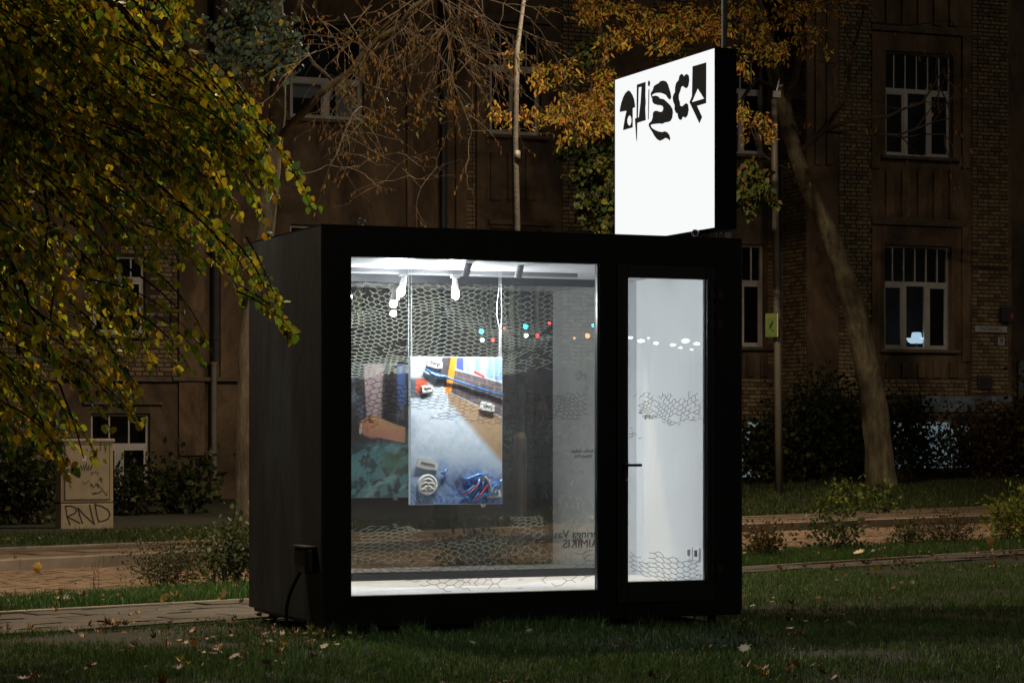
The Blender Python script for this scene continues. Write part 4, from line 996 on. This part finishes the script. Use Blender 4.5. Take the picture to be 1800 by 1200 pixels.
crown(t3, off, [(1070, 10, 38, 70, 14, 420), (1120, 50, 38, 60, 20, 480), (1200, 30, 38, 60, 26, 500), (1160, 75, 37.5, 40, 10, 200), (1250, 60, 38, 30, 18, 220), (1040, 22, 37.5, 36, 10, 160), (1075, 65, 37.5, 20, 14, 120),
                (1300, 20, 39, 40, 30, 380), (1340, 70, 39, 40, 30, 360), (1390, 20, 39.5, 40, 30, 300), (1440, 60, 40, 40, 30, 170), (1470, 10, 40, 40, 16, 140), (1310, 110, 38, 14, 16, 90)],
      OR, (4, 5, 2, 4), (.055, .095), T=NT, F=NF)
crown(t3, off, [(1310, 205, 37.5, 22, 18, 170), (1345, 210, 37.5, 18, 8, 90), (1325, 235, 37.5, 20, 8, 90)], OR, (5, 4, 2, 4), (.05, .09), T=NT, F=NF)
crown(t3, off, [(1310, 300, 38, 22, 24, 220), (1345, 335, 37.8, 22, 14, 200), (1315, 350, 38, 18, 14, 130)], [(.07, .11, .03), (.16, .16, .03), (.25, .16, .03)], (5, 3, 1), (.07, .12))
# -- slimmer orange tree behind the street lamp, left of the sign
off = px(1085, 872, 40); off.z = .12
t4 = thing('orange_leaved_tree', 'slender tree with orange leaves over green ones between lamp post and lit sign', 'tree', off)
m4 = MB(off=off); m4.tube([(off.x, off.y, 0)] + poly([(1085, 800), (1075, 600), (1060, 400), (1066, 250), (1060, 120), (1050, 0)], 40), [.16, .12, .11, .1, .08, .06, .03], 10); m4.build('trunk', M_barkd, t4, smooth=True)
crown(t4, off, [(1060, 165, 38, 30, 22, 420), (1020, 190, 38, 34, 22, 450), (985, 200, 37.5, 34, 12, 260), (1055, 215, 37.5, 26, 18, 300), (950, 130, 37, 26, 12, 170), (905, 90, 36, 12, 22, 90), (905, 200, 37, 26, 10, 170), (985, 120, 37.5, 30, 16, 240), (1065, 130, 38, 18, 10, 140), (1000, 235, 37.5, 30, 8, 120), (870, 195, 36.5, 10, 6, 30)],
      OR, (4, 5, 2, 4), (.055, .095), T=NT, F=NF)
crown(t4, off, [(1060, 250, 38, 26, 20, 300), (1040, 290, 38, 34, 22, 360), (1060, 340, 38, 24, 34, 420), (1030, 325, 38, 22, 20, 240), (1070, 390, 38, 18, 22, 220), (1040, 375, 38, 22, 20, 200), (1000, 255, 38, 18, 10, 90), (1040, 90, 38, 26, 26, 180)],
      [(.06, .10, .03), (.12, .14, .03), (.22, .19, .03), (.04, .06, .025)], (5, 3, 2, 3), (.07, .12))

# ------------------------------------------------------------------ street furniture
YL = 32.7; lb = px(915, 0, YL); lb.z = .10
sl = thing('street_lamp', 'tall curved street lamp post standing behind the kiosk', 'street lamp', lb)
b_ = MB(); b_.tube([(0, 0, 0), (0, 0, 1.16)], .088, 16); b_.tube([(0, 0, 1.16), (0, 0, 1.24)], [.088, .05], 16); b_.build('base', M_pole, sl)
MB().box(.02, .07, -.096, -.084, .8, .98).build('hatch', M_pipe, sl)
def lp(x, y): q = px(x, y, YL); return (q.x - lb.x, 0, q.z - lb.z)
a = lp(908, 400); c = lp(905, 250); e = lp(908, 90); f_ = lp(919, 0)
M_pole2 = mat('weathered_lamp_post', (.055, .050, .040), .6, var=.25, scale=6, bump=.3, bscale=30)
P5 = [(0, 0, 1.24), a, c, e, f_, (.12, -.4, 7.9), (.5, -.7, 8.6), (1.0, -1.0, 8.8)]
MB().tube(P5, [.055, .05, .045, .042, .04, .038, .035, .034], 12).tube([lp(908, 265), lp(908, 285)], .052, 12).build('pole', M_pole2, sl, smooth=True)
MB().box(.95, 1.75, -1.12, -.88, 8.76, 8.88).build('lamp_head', M_pipe, sl, bevel=.03)
MB().box(1.05, 1.65, -1.08, -.92, 8.745, 8.759).build('lens', emitmat('lamp_lens', (1, .75, .42), 20), sl)
ld = bpy.data.lights.new('street_lamp_light', 'AREA'); ld.shape = 'RECTANGLE'; ld.size = .5; ld.size_y = .3; ld.energy = 940; ld.color = (1.0, .77, .53)
lo = link('street_lamp_light', ld, sl, (1.35, -1.0, 8.73)); ld.spread = R(180)
s2 = thing('street_lamp', 'assumed street lamp beyond the left edge, added to brighten the linden leaves', 'street lamp', (-5.6, 18.5, 0))
MB().tube([(0, 0, 0), (0, 0, 6.6), (.3, 0, 7.2), (.9, 0, 7.5), (2.0, 0, 7.5)], [.08, .06, .05, .04, .035], 10).build('pole', M_pole, s2, smooth=True)
MB().box(1.9, 2.6, -.12, .12, 7.45, 7.56).build('lamp_head', M_pipe, s2, bevel=.03)
MB().box(2.0, 2.5, -.09, .09, 7.435, 7.449).build('lens', emitmat('added_lamp_lens', (1, .82, .52), 20), s2)
l2 = bpy.data.lights.new('street_lamp_light', 'AREA'); l2.shape = 'RECTANGLE'; l2.size = .5; l2.size_y = .2; l2.energy = 620; l2.color = (1.0, .80, .56)  # unseen assumed lamp, added to brighten the linden leaves
link('street_lamp_light', l2, s2, (2.25, 0, 7.42))
# bare post with green notice
YP = 39.7; pb = px(1370, 0, YP); pb.z = .15
po = thing('metal_post', 'tall bare metal post carrying a green notice right of the kiosk', 'post', pb)
def pp_(x, y): q = px(x, y, YP); return (q.x - pb.x, 0, q.z - pb.z)
MB().tube([(0, 0, -.1), pp_(1367, 600), pp_(1362, 300), pp_(1361, 175)], [.066, .062, .056, .052], 12).build('pole', M_pole, po, smooth=True)
MB().tube([pp_(1363, 172), pp_(1368, 150), pp_(1370, 138)], [.025, .02, .008], 8).tube([pp_(1368, 152), pp_(1376, 150)], .03, 8).box(*[c for c in (pp_(1358, 0)[0], pp_(1372, 0)[0])], -.05, .05, pp_(0, 172)[2], pp_(0, 160)[2]).build('bracket', M_chrome, po)
gn = thing('green_notice', 'green notice board with a dark bird-like emblem strapped to the metal post', 'sign', B.world(0, 0, 0), 0)
q = px(1356, 592, YP - .12); gn.location = q; gn.rotation_euler = (0, 0, R(-24))
MB().box(-.10, .10, -.012, .012, 0, .385).build('board', mat('green_board', (.10, .17, .025), .5, var=.15), gn)
MB().box(.1002, .118, -.014, .014, 0, .385).build('edge', mat('cream_edge', (.5, .42, .33), .6), gn)
MB().poly([(-.03, -.0125, .12), (.005, -.0125, .15), (.035, -.0125, .24), (.03, -.0125, .27), (.0, -.0125, .24), (-.035, -.0125, .18)]).poly([(.0, -.0125, .10), (.03, -.0125, .09), (.045, -.0125, .11), (.02, -.0125, .125)]).build('emblem', M_marker, gn)
MB().box(-.09, .07, -.0135, -.0125, .315, .36).build('header', mat('olive_header', (.20, .18, .04), .6), gn)

# distribution cabinet
CB = Fr(0, 31.0, 0); cbw = px(107, 932, 31.0)
C_ = Fr(cbw.x, 31.0, .09)
cab = thing('utility_cabinet', 'beige utility cabinet covered in scribbled graffiti on the far verge at left', 'cabinet', C_.o, TH)
cw = C_.at(199, 900)[0]; ch = C_.at(107, 773)[1]; cdp = .34; zm = C_.at(107, 884)[1]
MB().box(0, cw, 0, cdp, -.05, zm - .008).build('plinth', M_cab, cab, bevel=.006)
MB().box(0, cw, .004, cdp, zm + .004, ch - .03).build('body', M_cab, cab, bevel=.008)
MB().box(-.004, cw + .01, .03, cdp - .02, zm - .0079, zm + .0039).build('seam', M_pipe, cab)
MB().box(-.02, cw + .02, -.015, cdp + .02, ch - .03, ch + .015).build('lid', M_cab, cab, bevel=.012)
MB().box(.055, cw - .055, -.008, .0035, zm + .045, ch - .07).build('door', M_cab, cab, bevel=.004)
dn = MB(); e = .008
for (a, b, c2, d2) in ((.045, .055, zm + .035, ch - .06), (cw - .055, cw - .045, zm + .035, ch - .06), (.055, cw - .055, zm + .035, zm + .045), (.055, cw - .055, ch - .07, ch - .06)): dn.box(a, b, .001, .0042, c2, d2)
dn.build('door_gap', M_marker, cab)
def ink(strokes, w, y, name='graffiti'):
    mb = MB()
    for s in strokes:
        for (ax, az_), (bx, bz) in zip(s[:-1], s[1:]):
            dx, dz = bx - ax, bz - az_; l = math.hypot(dx, dz) or 1; nx_, nz_ = -dz / l * w / 2, dx / l * w / 2; ex, ez = dx / l * w * .4, dz / l * w * .4
            mb.quad((ax + nx_ - ex, y, az_ + nz_ - ez), (ax - nx_ - ex, y, az_ - nz_ - ez), (bx - nx_ + ex, y, bz - nz_ + ez), (bx + nx_ + ex, y, bz + nz_ + ez))
            y -= .00002
    mb.build(name, M_marker, cab)
def gz(pts): return [C_.at(90 + a / 6, 750 + b / 6) for a, b in pts]
ink([gz(s) for s in ([(200, 1030), (165, 940), (155, 860), (150, 835), (200, 832), (245, 845), (268, 875), (250, 910), (170, 945), (300, 1012)],
                     [(330, 1015), (300, 930), (280, 850), (340, 920), (455, 1025), (425, 920), (405, 820)],
                     [(500, 998), (480, 920), (462, 815), (540, 840), (600, 875), (620, 920), (600, 970), (550, 990), (500, 998)])], .017, -.0015)
yk = -.0095
ink([gz(s) for s in ([(300, 440), (310, 400), (325, 460), (345, 400), (350, 460), (370, 380), (375, 460), (400, 400), (390, 450), (420, 450), (430, 400), (410, 440), (450, 370), (460, 420)],
                     [(175, 480), (170, 450), (190, 440), (220, 450), (215, 490), (190, 500), (175, 480)], [(185, 450), (195, 495)], [(205, 445), (208, 495)],
                     [(190, 530), (210, 545), (185, 570), (215, 580), (190, 610), (210, 640)], [(410, 590), (440, 620), (410, 610), (450, 640), (470, 600), (500, 640), (480, 590), (540, 660)],
                     [(500, 560), (545, 545)], [(520, 525), (528, 585)], [(505, 535), (540, 575)], [(425, 700), (480, 690), (440, 710), (520, 690), (490, 700), (540, 665), (585, 725), (590, 680)],
                     [(420, 510), (425, 475), (450, 490), (470, 470), (500, 490), (480, 515)], [(520, 160), (520, 240), (470, 250)], [(560, 180), (570, 260), (580, 200)], [(330, 580), (360, 600), (400, 560)])], .008, yk)
x_, z_ = C_.at(90 + 345 / 6, 750 + 335 / 6); MB().box(x_ - .03, x_ + .03, -.0105, -.009, z_ - .035, z_ + .035).build('sticker', mat('pale_sticker', (.6, .52, .45), .6), cab)
x_, z_ = C_.at(90 + 190 / 6, 750 + 383 / 6); MB().tube([(x_, -.008, z_), (x_, -.010, z_)], .018, 12).build('sticker', mat('orange_sticker', (.5, .12, .04), .6), cab)

# ------------------------------------------------------------------ shrubs and plants
def gpt(p, q, z=0): Y = (CAMZ - z) * FPX / (q - HY); return Vector(((p - CX) / FPX * Y, Y, z))
def shrub(name, label, cat, base, w, h, n, cols, wts, size, group=None, T=LT, F=LF, stems=9, depth=None, up=.2, dens_top=.75, stemm=M_twig, sr=.007):
    o = thing(name, label, cat, base, 0, group); mb = MB(); P = []; D = []; dp = depth or w * .6
    for s in range(stems):
        a = random.uniform(0, 2 * math.pi); rr_ = math.sqrt(random.random()); tx, ty = math.cos(a) * rr_ * w / 2, math.sin(a) * rr_ * dp / 2
        hh = h * random.uniform(.55, 1.0) * (1 - .25 * rr_); b0 = Vector((tx * .35, ty * .35, 0)); pts = []
        for k in range(6):
            t = k / 5; q = Vector((b0.x + (tx - b0.x) * t ** 1.3, b0.y + (ty - b0.y) * t ** 1.3, hh * t)) + rnd3(.02 * h) * (t > 0); pts.append(q)
        mb.tube(pts, [sr * (1 - .7 * k / 5) for k in range(6)], 4, cap=False)
        for j in range(max(1, n // stems)):
            t = 1 - (1 - (1 - dens_top)) * 0 if False else random.uniform(.18, 1.04) ** .8; i = min(int(t * 5), 4); pp = pts[i].lerp(pts[i + 1], t * 5 - i)
            sp = .10 * w + .05; side = rnd3(sp); side.z *= .7; pp = pp + side
            if random.random() < .10: mb.tube([pts[i], pp], [.003, .002], 3, cap=False)
            if pp.z < .02: pp.z = .02 + random.random() * .1
            P.append(tuple(pp)); dd = side.normalized() * .6 + rnd3(.4) + Vector((0, 0, up)); D.append(tuple(dd.normalized()))
    mb.build('stems', stemm, o)
    leaves('foliage', P, D, rng.uniform(size[0], size[1], len(P)), palette(len(P), cols, wts, .35), M_leaf, o, (0, 0, 0), T, F)['kind'] = 'stuff'
    return o
GD = [(.035, .05, .018), (.055, .07, .02), (.10, .09, .02), (.025, .035, .015)]
GM = [(.05, .09, .025), (.10, .13, .03), (.16, .14, .03), (.07, .06, .03)]
SR = 'shrubs planted along the verge'
shrub('low_shrub', 'broad low bush with tiny leaves on the grass strip left of the kiosk', 'shrub', gpt(290, 1036), .72, .50, 1500, GM, (4, 3, 2, 4), (.012, .028), SR, stems=34, sr=.003)
shrub('low_shrub', 'upright leafy shrub touching the left edge of the kiosk', 'shrub', gpt(415, 1034), .42, .78, 900, [(.06, .09, .035), (.11, .14, .06), (.13, .15, .05)], (4, 3, 2), (.025, .05), SR, stems=16, sr=.004)
shrub('low_shrub', 'loose small shrub between the broad bush and the kiosk', 'shrub', gpt(375, 1030), .35, .55, 420, GM, (4, 3, 2, 2), (.02, .04), SR, stems=12, sr=.003)
shrub('dead_stalk', 'single bare forked stalk standing in the grass strip at far left', 'plant', gpt(168, 1046), .12, .42, 8, GM, (1, 1, 1, 1), (.01, .02), stems=3, sr=.004)
shrub('verge_shrub', 'reddish small shrub just right of the kiosk on the grass strip', 'shrub', gpt(1338, 985), .42, .42, 620, [(.13, .10, .03), (.17, .09, .03), (.08, .10, .03)], (3, 2, 3), (.025, .045), SR, stems=16, sr=.003)
shrub('verge_shrub', 'open shrub with long bare stems and dark green leaves right of the kiosk', 'shrub', gpt(1462, 974), .66, .58, 420, [(.04, .08, .03), (.08, .12, .04), (.12, .12, .03)], (4, 3, 1), (.03, .055), SR, stems=14, sr=.005)
shrub('verge_shrub', 'small dark bush on the right grass strip, next to the brown wide one', 'shrub', gpt(1590, 964), .40, .38, 500, GM, (3, 2, 1, 4), (.02, .04), SR, stems=16, sr=.003)
shrub('verge_shrub', 'wide brownish bush on the right grass strip', 'shrub', gpt(1665, 962), .80, .45, 900, [(.08, .08, .03), (.12, .09, .04), (.05, .06, .02)], (3, 3, 3), (.02, .035), SR, stems=30, sr=.003)
shrub('ferny_shrub', 'bright yellow-green feathery shrub at the right edge of the photo', 'shrub', gpt(1790, 958), .60, .84, 1000, [(.20, .24, .03), (.12, .18, .03), (.28, .26, .04)], (4, 3, 2), (.04, .09), T=NT, F=NF, stems=14, sr=.005)
HG = 'hedge shrubs in front of the building'
shrub('hedge_shrub', 'thin dark shrub before the pale basement panels right of the leaning trunk', 'shrub', Vector((.172 * 47.0, 47.0, .33)), 1.1, 1.3, 700, GD, (4, 3, 1, 4), (.05, .09), 'hedge shrubs in front of the building', stems=18)
def far(p, q, z=.25):
    k = (p - CX) / FPX; Y = (CAMZ - z) * FPX / (q - HY); Yw = 46 / (1 - k * UY / UX) - 1.15
    Y = min(Y, Yw); return Vector((k * Y, Y, float(zfar(k * Y, Y)) - .02))
shrub('hedge_shrub', 'dense dark shrub with olive leaves right behind the metal post', 'shrub', far(1355, 858, .2), 1.5, 1.6, 3200, GD + [(.13, .12, .02)], (4, 4, 2, 3, 2), (.06, .11), HG, stems=30)
shrub('hedge_shrub', 'tall dark green shrub touching the left of the leaning trunk', 'shrub', far(1455, 852, .25), 1.8, 2.3, 4600, GD, (4, 4, 1, 4), (.06, .11), HG, stems=30)
shrub('hedge_shrub', 'dark shrub directly right of the leaning trunk with pale wall behind', 'shrub', far(1592, 842, .3), 1.0, 2.0, 1700, GD, (4, 2, 1, 5), (.05, .10), HG, stems=22)
shrub('hedge_shrub', 'reddish brown leaved shrub below the street name plate', 'shrub', far(1722, 838, .3), 1.9, 1.6, 3400, [(.11, .06, .035), (.08, .06, .03), (.05, .05, .02)], (4, 3, 3), (.05, .10), HG, stems=30)
shrub('hedge_shrub', 'dark shrub cut off by the right edge of the photo', 'shrub', far(1800, 840, .3), 1.4, 1.9, 2400, [(.09, .06, .03), (.06, .07, .02), (.04, .05, .02)], (3, 3, 3), (.05, .10), HG, stems=20)
shrub('hanging_branch_shrub', 'leafy young tree reaching in at the right edge beside the number plate', 'shrub', far(1815, 850, .3), .9, 2.9, 800, [(.16, .11, .03), (.09, .09, .02), (.22, .16, .03)], (3, 3, 2), (.07, .12), stems=16)
shrub('hedge_shrub', 'broad dark hedge bush filling the far left corner behind the cabinet', 'shrub', gpt(40, 920, .1), 1.9, 1.6, 3000, GD + [(.14, .12, .02)], (4, 4, 2, 3, 1), (.05, .09), HG, stems=34)
shrub('hedge_shrub', 'dark leafy bush beside the cabinet below the ground floor window', 'shrub', gpt(235, 905, .1), .95, .95, 800, GD, (4, 4, 2, 3), (.05, .09), HG, stems=20)
shrub('hedge_shrub', 'bush with broad drooping leaves against the pale downpipe', 'shrub', gpt(318, 902, .1), 1.1, 1.05, 520, GD + [(.08, .11, .03)], (3, 3, 1, 2, 3), (.07, .13), HG, stems=16)
shrub('hedge_shrub', 'low dark shrub seen through the kiosk glass behind the lamp post', 'shrub', gpt(960, 898, .1), 1.2, 1.9, 1500, GD, (4, 4, 2, 3), (.05, .10), HG, stems=20)
for (p, q, lab, h) in ((1500, 905, 'young seedling with bright leaves in front of the leaning trunk', .75), (1545, 897, 'small bright sapling near the foot of the leaning trunk', .6), (1460, 900, 'low bright green seedling on the bank beside the metal post', .5)):
    shrub('seedling', lab, 'plant', far(p, q, .15), .5, h, 120, [(.10, .16, .03), (.16, .20, .04)], (3, 2), (.05, .09), 'seedlings on the grass bank', stems=6, sr=.004)
shrub('sapling', 'pale leaved sapling on the grass strip seen through the kiosk glass', 'plant', gpt(1000, 1012), .75, 1.0, 160, [(.20, .22, .10), (.25, .26, .12)], (3, 2), (.05, .08), stems=6, T=NT, F=NF, sr=.004)
shrub('low_shrub', 'dark low bush on the grass strip seen through the lower kiosk glass', 'shrub', gpt(830, 1015), .8, .5, 900, GD, (4, 4, 2, 3), (.02, .04), SR, stems=20, sr=.003)

# ------------------------------------------------------------------ grass
def grass(name, X, Y, Z, h0, h1, cols, wts, width=.0045):
    n = len(X); a = rng.uniform(0, 2 * np.pi, n); h = rng.uniform(h0, h1, n) * (0.7 + .6 * rng.random(n)); lean = rng.uniform(0, .75, n); la = rng.uniform(0, 2 * np.pi, n)
    dx, dy = np.cos(a) * width / 2, np.sin(a) * width / 2; lx, ly = np.cos(la) * lean * h, np.sin(la) * lean * h
    V = np.empty((n, 5, 3))
    V[:, 0] = np.stack([X - dx, Y - dy, Z], 1); V[:, 1] = np.stack([X + dx, Y + dy, Z], 1)
    V[:, 2] = np.stack([X + dx * .8 + lx * .35, Y + dy * .8 + ly * .35, Z + h * .55], 1); V[:, 3] = np.stack([X - dx * .8 + lx * .35, Y - dy * .8 + ly * .35, Z + h * .55], 1)
    V[:, 4] = np.stack([X + lx, Y + ly, Z + h * (1 - lean * .35)], 1)
    b = (np.arange(n) * 5)[:, None]; Q = b + np.array([[0, 1, 2, 3]]); Tt = b + np.array([[3, 2, 4]])
    c = np.repeat(palette(n, cols, wts, .35), 5, 0)
    o = npmesh(name, V.reshape(-1, 3), [Q, Tt], M_grass, None, c); o['kind'] = 'stuff'; return o
def patch(x, y, s, sd=0):
    return fbm((x + 40) * s, (y + 40) * s, 1, sd, 3)
GC = [(.070, .145, .04), (.13, .22, .055), (.04, .075, .025), (.26, .27, .12), (.20, .32, .09)]
n = 400000; Y = rng.uniform(11.0, 24.5, n); X = rng.uniform(-.235, .235, n) * Y
Y = 11.0 + (Y - 11.0)
keep = (Y < L0(X) + rng.normal(0, .03, n)) & (rng.random(n) < (patch(X, Y, 1.1, 3) - .20) * 2.6) & ((patch(X, Y, 3.2, 41) > .36) | (rng.random(n) < .35))
kx = (X - K.o[0]) * UX + (Y - K.o[1]) * UY; ky = -(X - K.o[0]) * UY + (Y - K.o[1]) * UX
keep &= ~((kx > .05) & (kx < KW - .05) & (ky > .08) & (ky < KD))
X, Y = X[keep], Y[keep]; lawn = grass('lawn_grass', X, Y, np.zeros(len(X)), .025, .06, GC, (5, 5, 4, .8, 1.8))
# taller tufts by the kiosk foot
n = 5200; kx = rng.uniform(-.1, KW + .15, n); ky = -np.abs(rng.normal(0, .10, n)) + .02
cl = patch(kx * 3, ky * 0, 1.5, 8) > .46; kx, ky = kx[cl], ky[cl]
X = K.o[0] + kx * UX - ky * UY; Y = K.o[1] + kx * UY + ky * UX; grass('tufts_at_kiosk_foot', X, Y, np.zeros(len(X)), .05, .13, GC, (5, 4, 3, 1, 2))
def band(name, fa, fb, n, zf, h0, h1, cols, wts, x0=-9, x1=11, wd=.006, dn=.3):
    X = rng.uniform(x0, x1, n); t = rng.random(n); Y = fa(X) + (fb(X) - fa(X)) * t; k = (np.abs(X) < .235 * Y + .2) & (rng.random(n) < (patch(X, Y, .9, 12) - dn) * 4)
    X, Y = X[k], Y[k]; return grass(name, X, Y, zf(X, Y), h0, h1, cols, wts, wd)
zero = lambda x, y: np.zeros_like(x)
GB = [(.045, .12, .025), (.07, .15, .03), (.10, .15, .04), (.16, .15, .06)]
band('strip_grass', lambda x: L1(x) + .06, lambda x: L2(x) - .02, 130000, zero, .05, .12, GB, (5, 4, 2, 1), x1=8, dn=.15)
band('verge_grass', lambda x: L4(x) + .08, lambda x: L4(x) + 3.2, 120000, zfar, .05, .13, [(.035, .075, .02), (.06, .09, .025), (.10, .10, .03)], (5, 4, 2), wd=.009)
band('bank_grass', lambda x: L4(x) + 3.0, lambda x: L4(x) + 9, 60000, zfar, .06, .12, [(.03, .055, .018), (.05, .07, .02), (.09, .08, .03)], (5, 4, 3), x0=0, x1=12, wd=.012, dn=.34)
# fallen leaves
DC = [(.24, .14, .04), (.15, .08, .035), (.32, .20, .045), (.09, .05, .03), (.28, .25, .21)]
def scatter(n, fa, fb, zf, x0=-8, x1=10, clump=.42):
    X = rng.uniform(x0, x1, n); Y = fa(X) + (fb(X) - fa(X)) * rng.random(n); k = (np.abs(X) < .225 * Y) & (patch(X, Y, 1.3, 21) > clump); return X[k], Y[k], zf(X[k], Y[k])
PX, PY, PZ = [], [], []
for args in ((1900, lambda x: 0 * x + 11.8, lambda x: L0(x), lambda x, y: 0 * x + .035, -4, 6, .55), (260, lambda x: L0(x) - .25, lambda x: L0(x), lambda x, y: 0 * x + .035, -4, 8, .3), (360, lambda x: L0(x), lambda x: L1(x) + .25, lambda x, y: 0 * x + .035, -5, 8, .42), (260, L2, L3, lambda x, y: 0 * x + .03, -6, 9, .5),
             (420, lambda x: L3(x), L4, lambda x, y: 0 * x + .125, -6, 10, .45), (700, L4, lambda x: L4(x) + 2.5, lambda x, y: zfar(x, y) + .06, -7, 10, .45), (420, lambda x: L1(x), lambda x: L2(x), lambda x, y: 0 * x + .06, -5, 8, .40)):
    a, b, c = scatter(*args); PX.append(a); PY.append(b); PZ.append(c)
PX, PY, PZ = map(np.concatenate, (PX, PY, PZ)); n = len(PX)
a = rng.uniform(0, 2 * np.pi, n); D = np.stack([np.cos(a), np.sin(a), rng.normal(0, .25, n)], 1)
sz = rng.uniform(.3, 1.0, n) ** 1.6 * .062 * np.where(PY > 20, .85, 1)
fl = leaves('fallen_leaves', np.stack([PX, PY, PZ + rng.uniform(0, .02, n)], 1), D, sz, palette(n, DC, (4, 4, 3, 3, 1.2), .35), M_dead, None, (0, 0, 0), MT, MF, flat=True); fl['kind'] = 'stuff'
BIG = [(1285, 1072, 'pale curled dead leaf lying by the kiosk right corner', (.55, .50, .42), .15), (1362, 1070, 'pale upright folded dead leaf on the lawn right of the kiosk', (.50, .46, .38), .11), (1412, 1148, 'whitish crumpled leaf in the foreground lawn below the kiosk corner', (.45, .46, .45), .10),
       (1336, 1138, 'yellow leaf lying in the foreground grass right of the kiosk', (.42, .26, .05), .08), (1408, 1120, 'orange-red leaf in the dark foreground grass', (.40, .14, .04), .11), (1505, 1108, 'tall pale leaf standing on edge in the right lawn', (.48, .46, .42), .09),
       (1300, 1144, 'pale twisted dead leaf in the foreground left of the yellow one', (.40, .40, .38), .10), (1540, 1010, 'yellow leaf beside the path at right', (.50, .36, .06), .12), (1508, 987, 'bright yellow leaf at the path edge right of the kiosk', (.55, .42, .05), .13), (1736, 974, 'tan maple leaf on the path edge near the feathery shrub', (.42, .24, .08), .13),
       (1750, 995, 'orange leaf standing in the grass at right', (.40, .22, .06), .12), (388, 1053, 'tan folded leaf on the path edge left of the kiosk', (.48, .32, .12), .12), (290, 1062, 'pale yellow leaf on the path near the broad low bush', (.50, .36, .12), .11), (75, 1007, 'yellow leaf lying at the road kerb far left', (.48, .30, .05), .14),
       (505, 1132, 'yellow leaf in the dark lawn below the kiosk left corner', (.50, .36, .05), .07), (265, 950, 'yellow-orange leaf on the verge near the cabinet', (.50, .30, .05), .2), (640, 1150, 'grey white dead leaf in the foreground lawn', (.40, .42, .42), .07), (930, 1118, 'small pale leaf in the lawn before the large window', (.45, .44, .40), .06)]
for (p, q, lab, c, s) in BIG:
    b = gpt(p, q, .03); a = random.uniform(0, 6.28); dd = np.array([[math.cos(a), math.sin(a), .45]])
    V_, F_ = leafset(np.zeros((1, 3)), dd, np.array([s * .8]), MT, MF); V_[:, 2] -= V_[:, 2].min()
    me = npmesh('fallen_leaf', V_, [F_], M_dead, tint=np.repeat([c], 17, 0) * rng.uniform(.7, 1.15, (17, 1)), mesh_only=True); o = link('fallen_leaf', me, None, (b.x, b.y, .025 if b.y < 24 else .11)); tag(o, lab, 'leaf', 'fallen leaves lying singly')

# ------------------------------------------------------------------ lights of the street behind the photographer (seen mirrored in the panes)
def mirror(p, q, L, d=.04):
    x, z = K.at(p, q, d); h = K.world(x, d, z); v = (h - cam.location).normalized(); n_ = Vector((-UY, UX, 0)); r = v - 2 * v.dot(n_) * n_
    return h + r * L
LL = ['leftmost globe lantern mirrored in the kiosk door glass', 'second globe lantern from the left mirrored in the door glass, a large one', 'fourth globe lantern from the left mirrored in the door glass', 'fifth globe lantern from the left mirrored in the door, just past the gap', 'seventh globe lantern from the left mirrored in the door, largest of the right cluster', 'sixth globe lantern from the left mirrored in the door, hanging low', 'smallest low globe lantern of the right cluster mirrored in the door', 'rightmost globe lantern mirrored in the kiosk door glass', 'small high globe lantern third from the left mirrored in the door glass']
M_lan = emitmat('lantern_glow', (.88, .95, 1.0), 14)
for k, (p, q, w) in enumerate(((1108, 593, .07), (1127, 599, .10), (1153, 603, .08), (1183, 606, .08), (1205, 599, .11), (1196, 611, .06), (1216, 614, .05), (1225, 604, .09), (1140, 594, .04))):
    c = mirror(p, q, 52 + 3 * (k % 3), .020 if p > 1080 else .042)
    o = thing('street_lantern', LL[k], 'street lantern', (c.x, c.y, 0), 0, 'lanterns of the street mirrored in the kiosk door')
    MB().tube([(0, 0, 0), (0, 0, c.z - w)], .04, 8).build('pole', M_pipe, o)
    lathe([(.001, -w * .6), (w * .8, -w * .42), (w * 1.2, 0), (w * .8, w * .42), (.001, w * .6)], 12, (0, 0, c.z)).build('globe', M_lan, o, smooth=True)
EM = {'r': emitmat('red_signal', (1, .06, .05), 22), 'c': emitmat('cyan_signal', (.05, .65, .9), 26), 'w': emitmat('white_signal', (.8, .98, 1), 26), 'o': emitmat('amber_signal', (1, .28, .08), 26)}
SL = ('traffic signal with cyan, white and red lenses, mirrored in the middle of the kiosk window', 'traffic signal with an amber lens, mirrored near the right edge of the kiosk window')
for k, sig in enumerate((((924, 574, 'c', .07), (925, 590, 'w', .06), (945, 590, 'r', .05), (966, 568, 'r', .04)), ((1033, 590, 'o', .065), (1043, 572, 'c', .05), (1010, 594, 'o', .03)))):
    cs = [mirror(p, q, 48) for p, q, _, _ in sig]; b = cs[0]
    o = thing('traffic_light', SL[k], 'traffic light', (b.x, b.y, 0))
    zz = [c.z for c in cs]; dv = Vector((-UX * .7, .7, 0)).normalized()
    MB().tube([(.12, -.3, 0), (.12, -.3, max(zz) + .3)], .05, 8).build('pole', M_pipe, o)
    for c, (_, _, key, w) in zip(cs, sig):
        q = c - Vector((b.x, b.y, 0)); t = MB(); dd = (cam.location * 0 + K.world(1.5, 0, 1.2) - c).normalized()
        t.tube([q, q + dd * .03], w, 14).build('lens', EM[key], o)
        MB().tube([q - dd * .2, q - dd * .005], w * 1.15, 10).build('housing', M_rubber, o)

# ------------------------------------------------------------------ lettering becomes plain meshes
dg = bpy.context.evaluated_depsgraph_get()
for o in [o for o in S.objects if o.type in {'FONT', 'CURVE'}]:
    me = bpy.data.meshes.new_from_object(o.evaluated_get(dg)); me.name = o.name
    nm, par, mw = o.name, o.parent, (o.location.copy(), o.rotation_euler.copy(), o.scale.copy())
    o.name = 'old'; n_ = link(nm, me, par, mw[0], mw[1]); n_.scale = mw[2]; bpy.data.objects.remove(o)
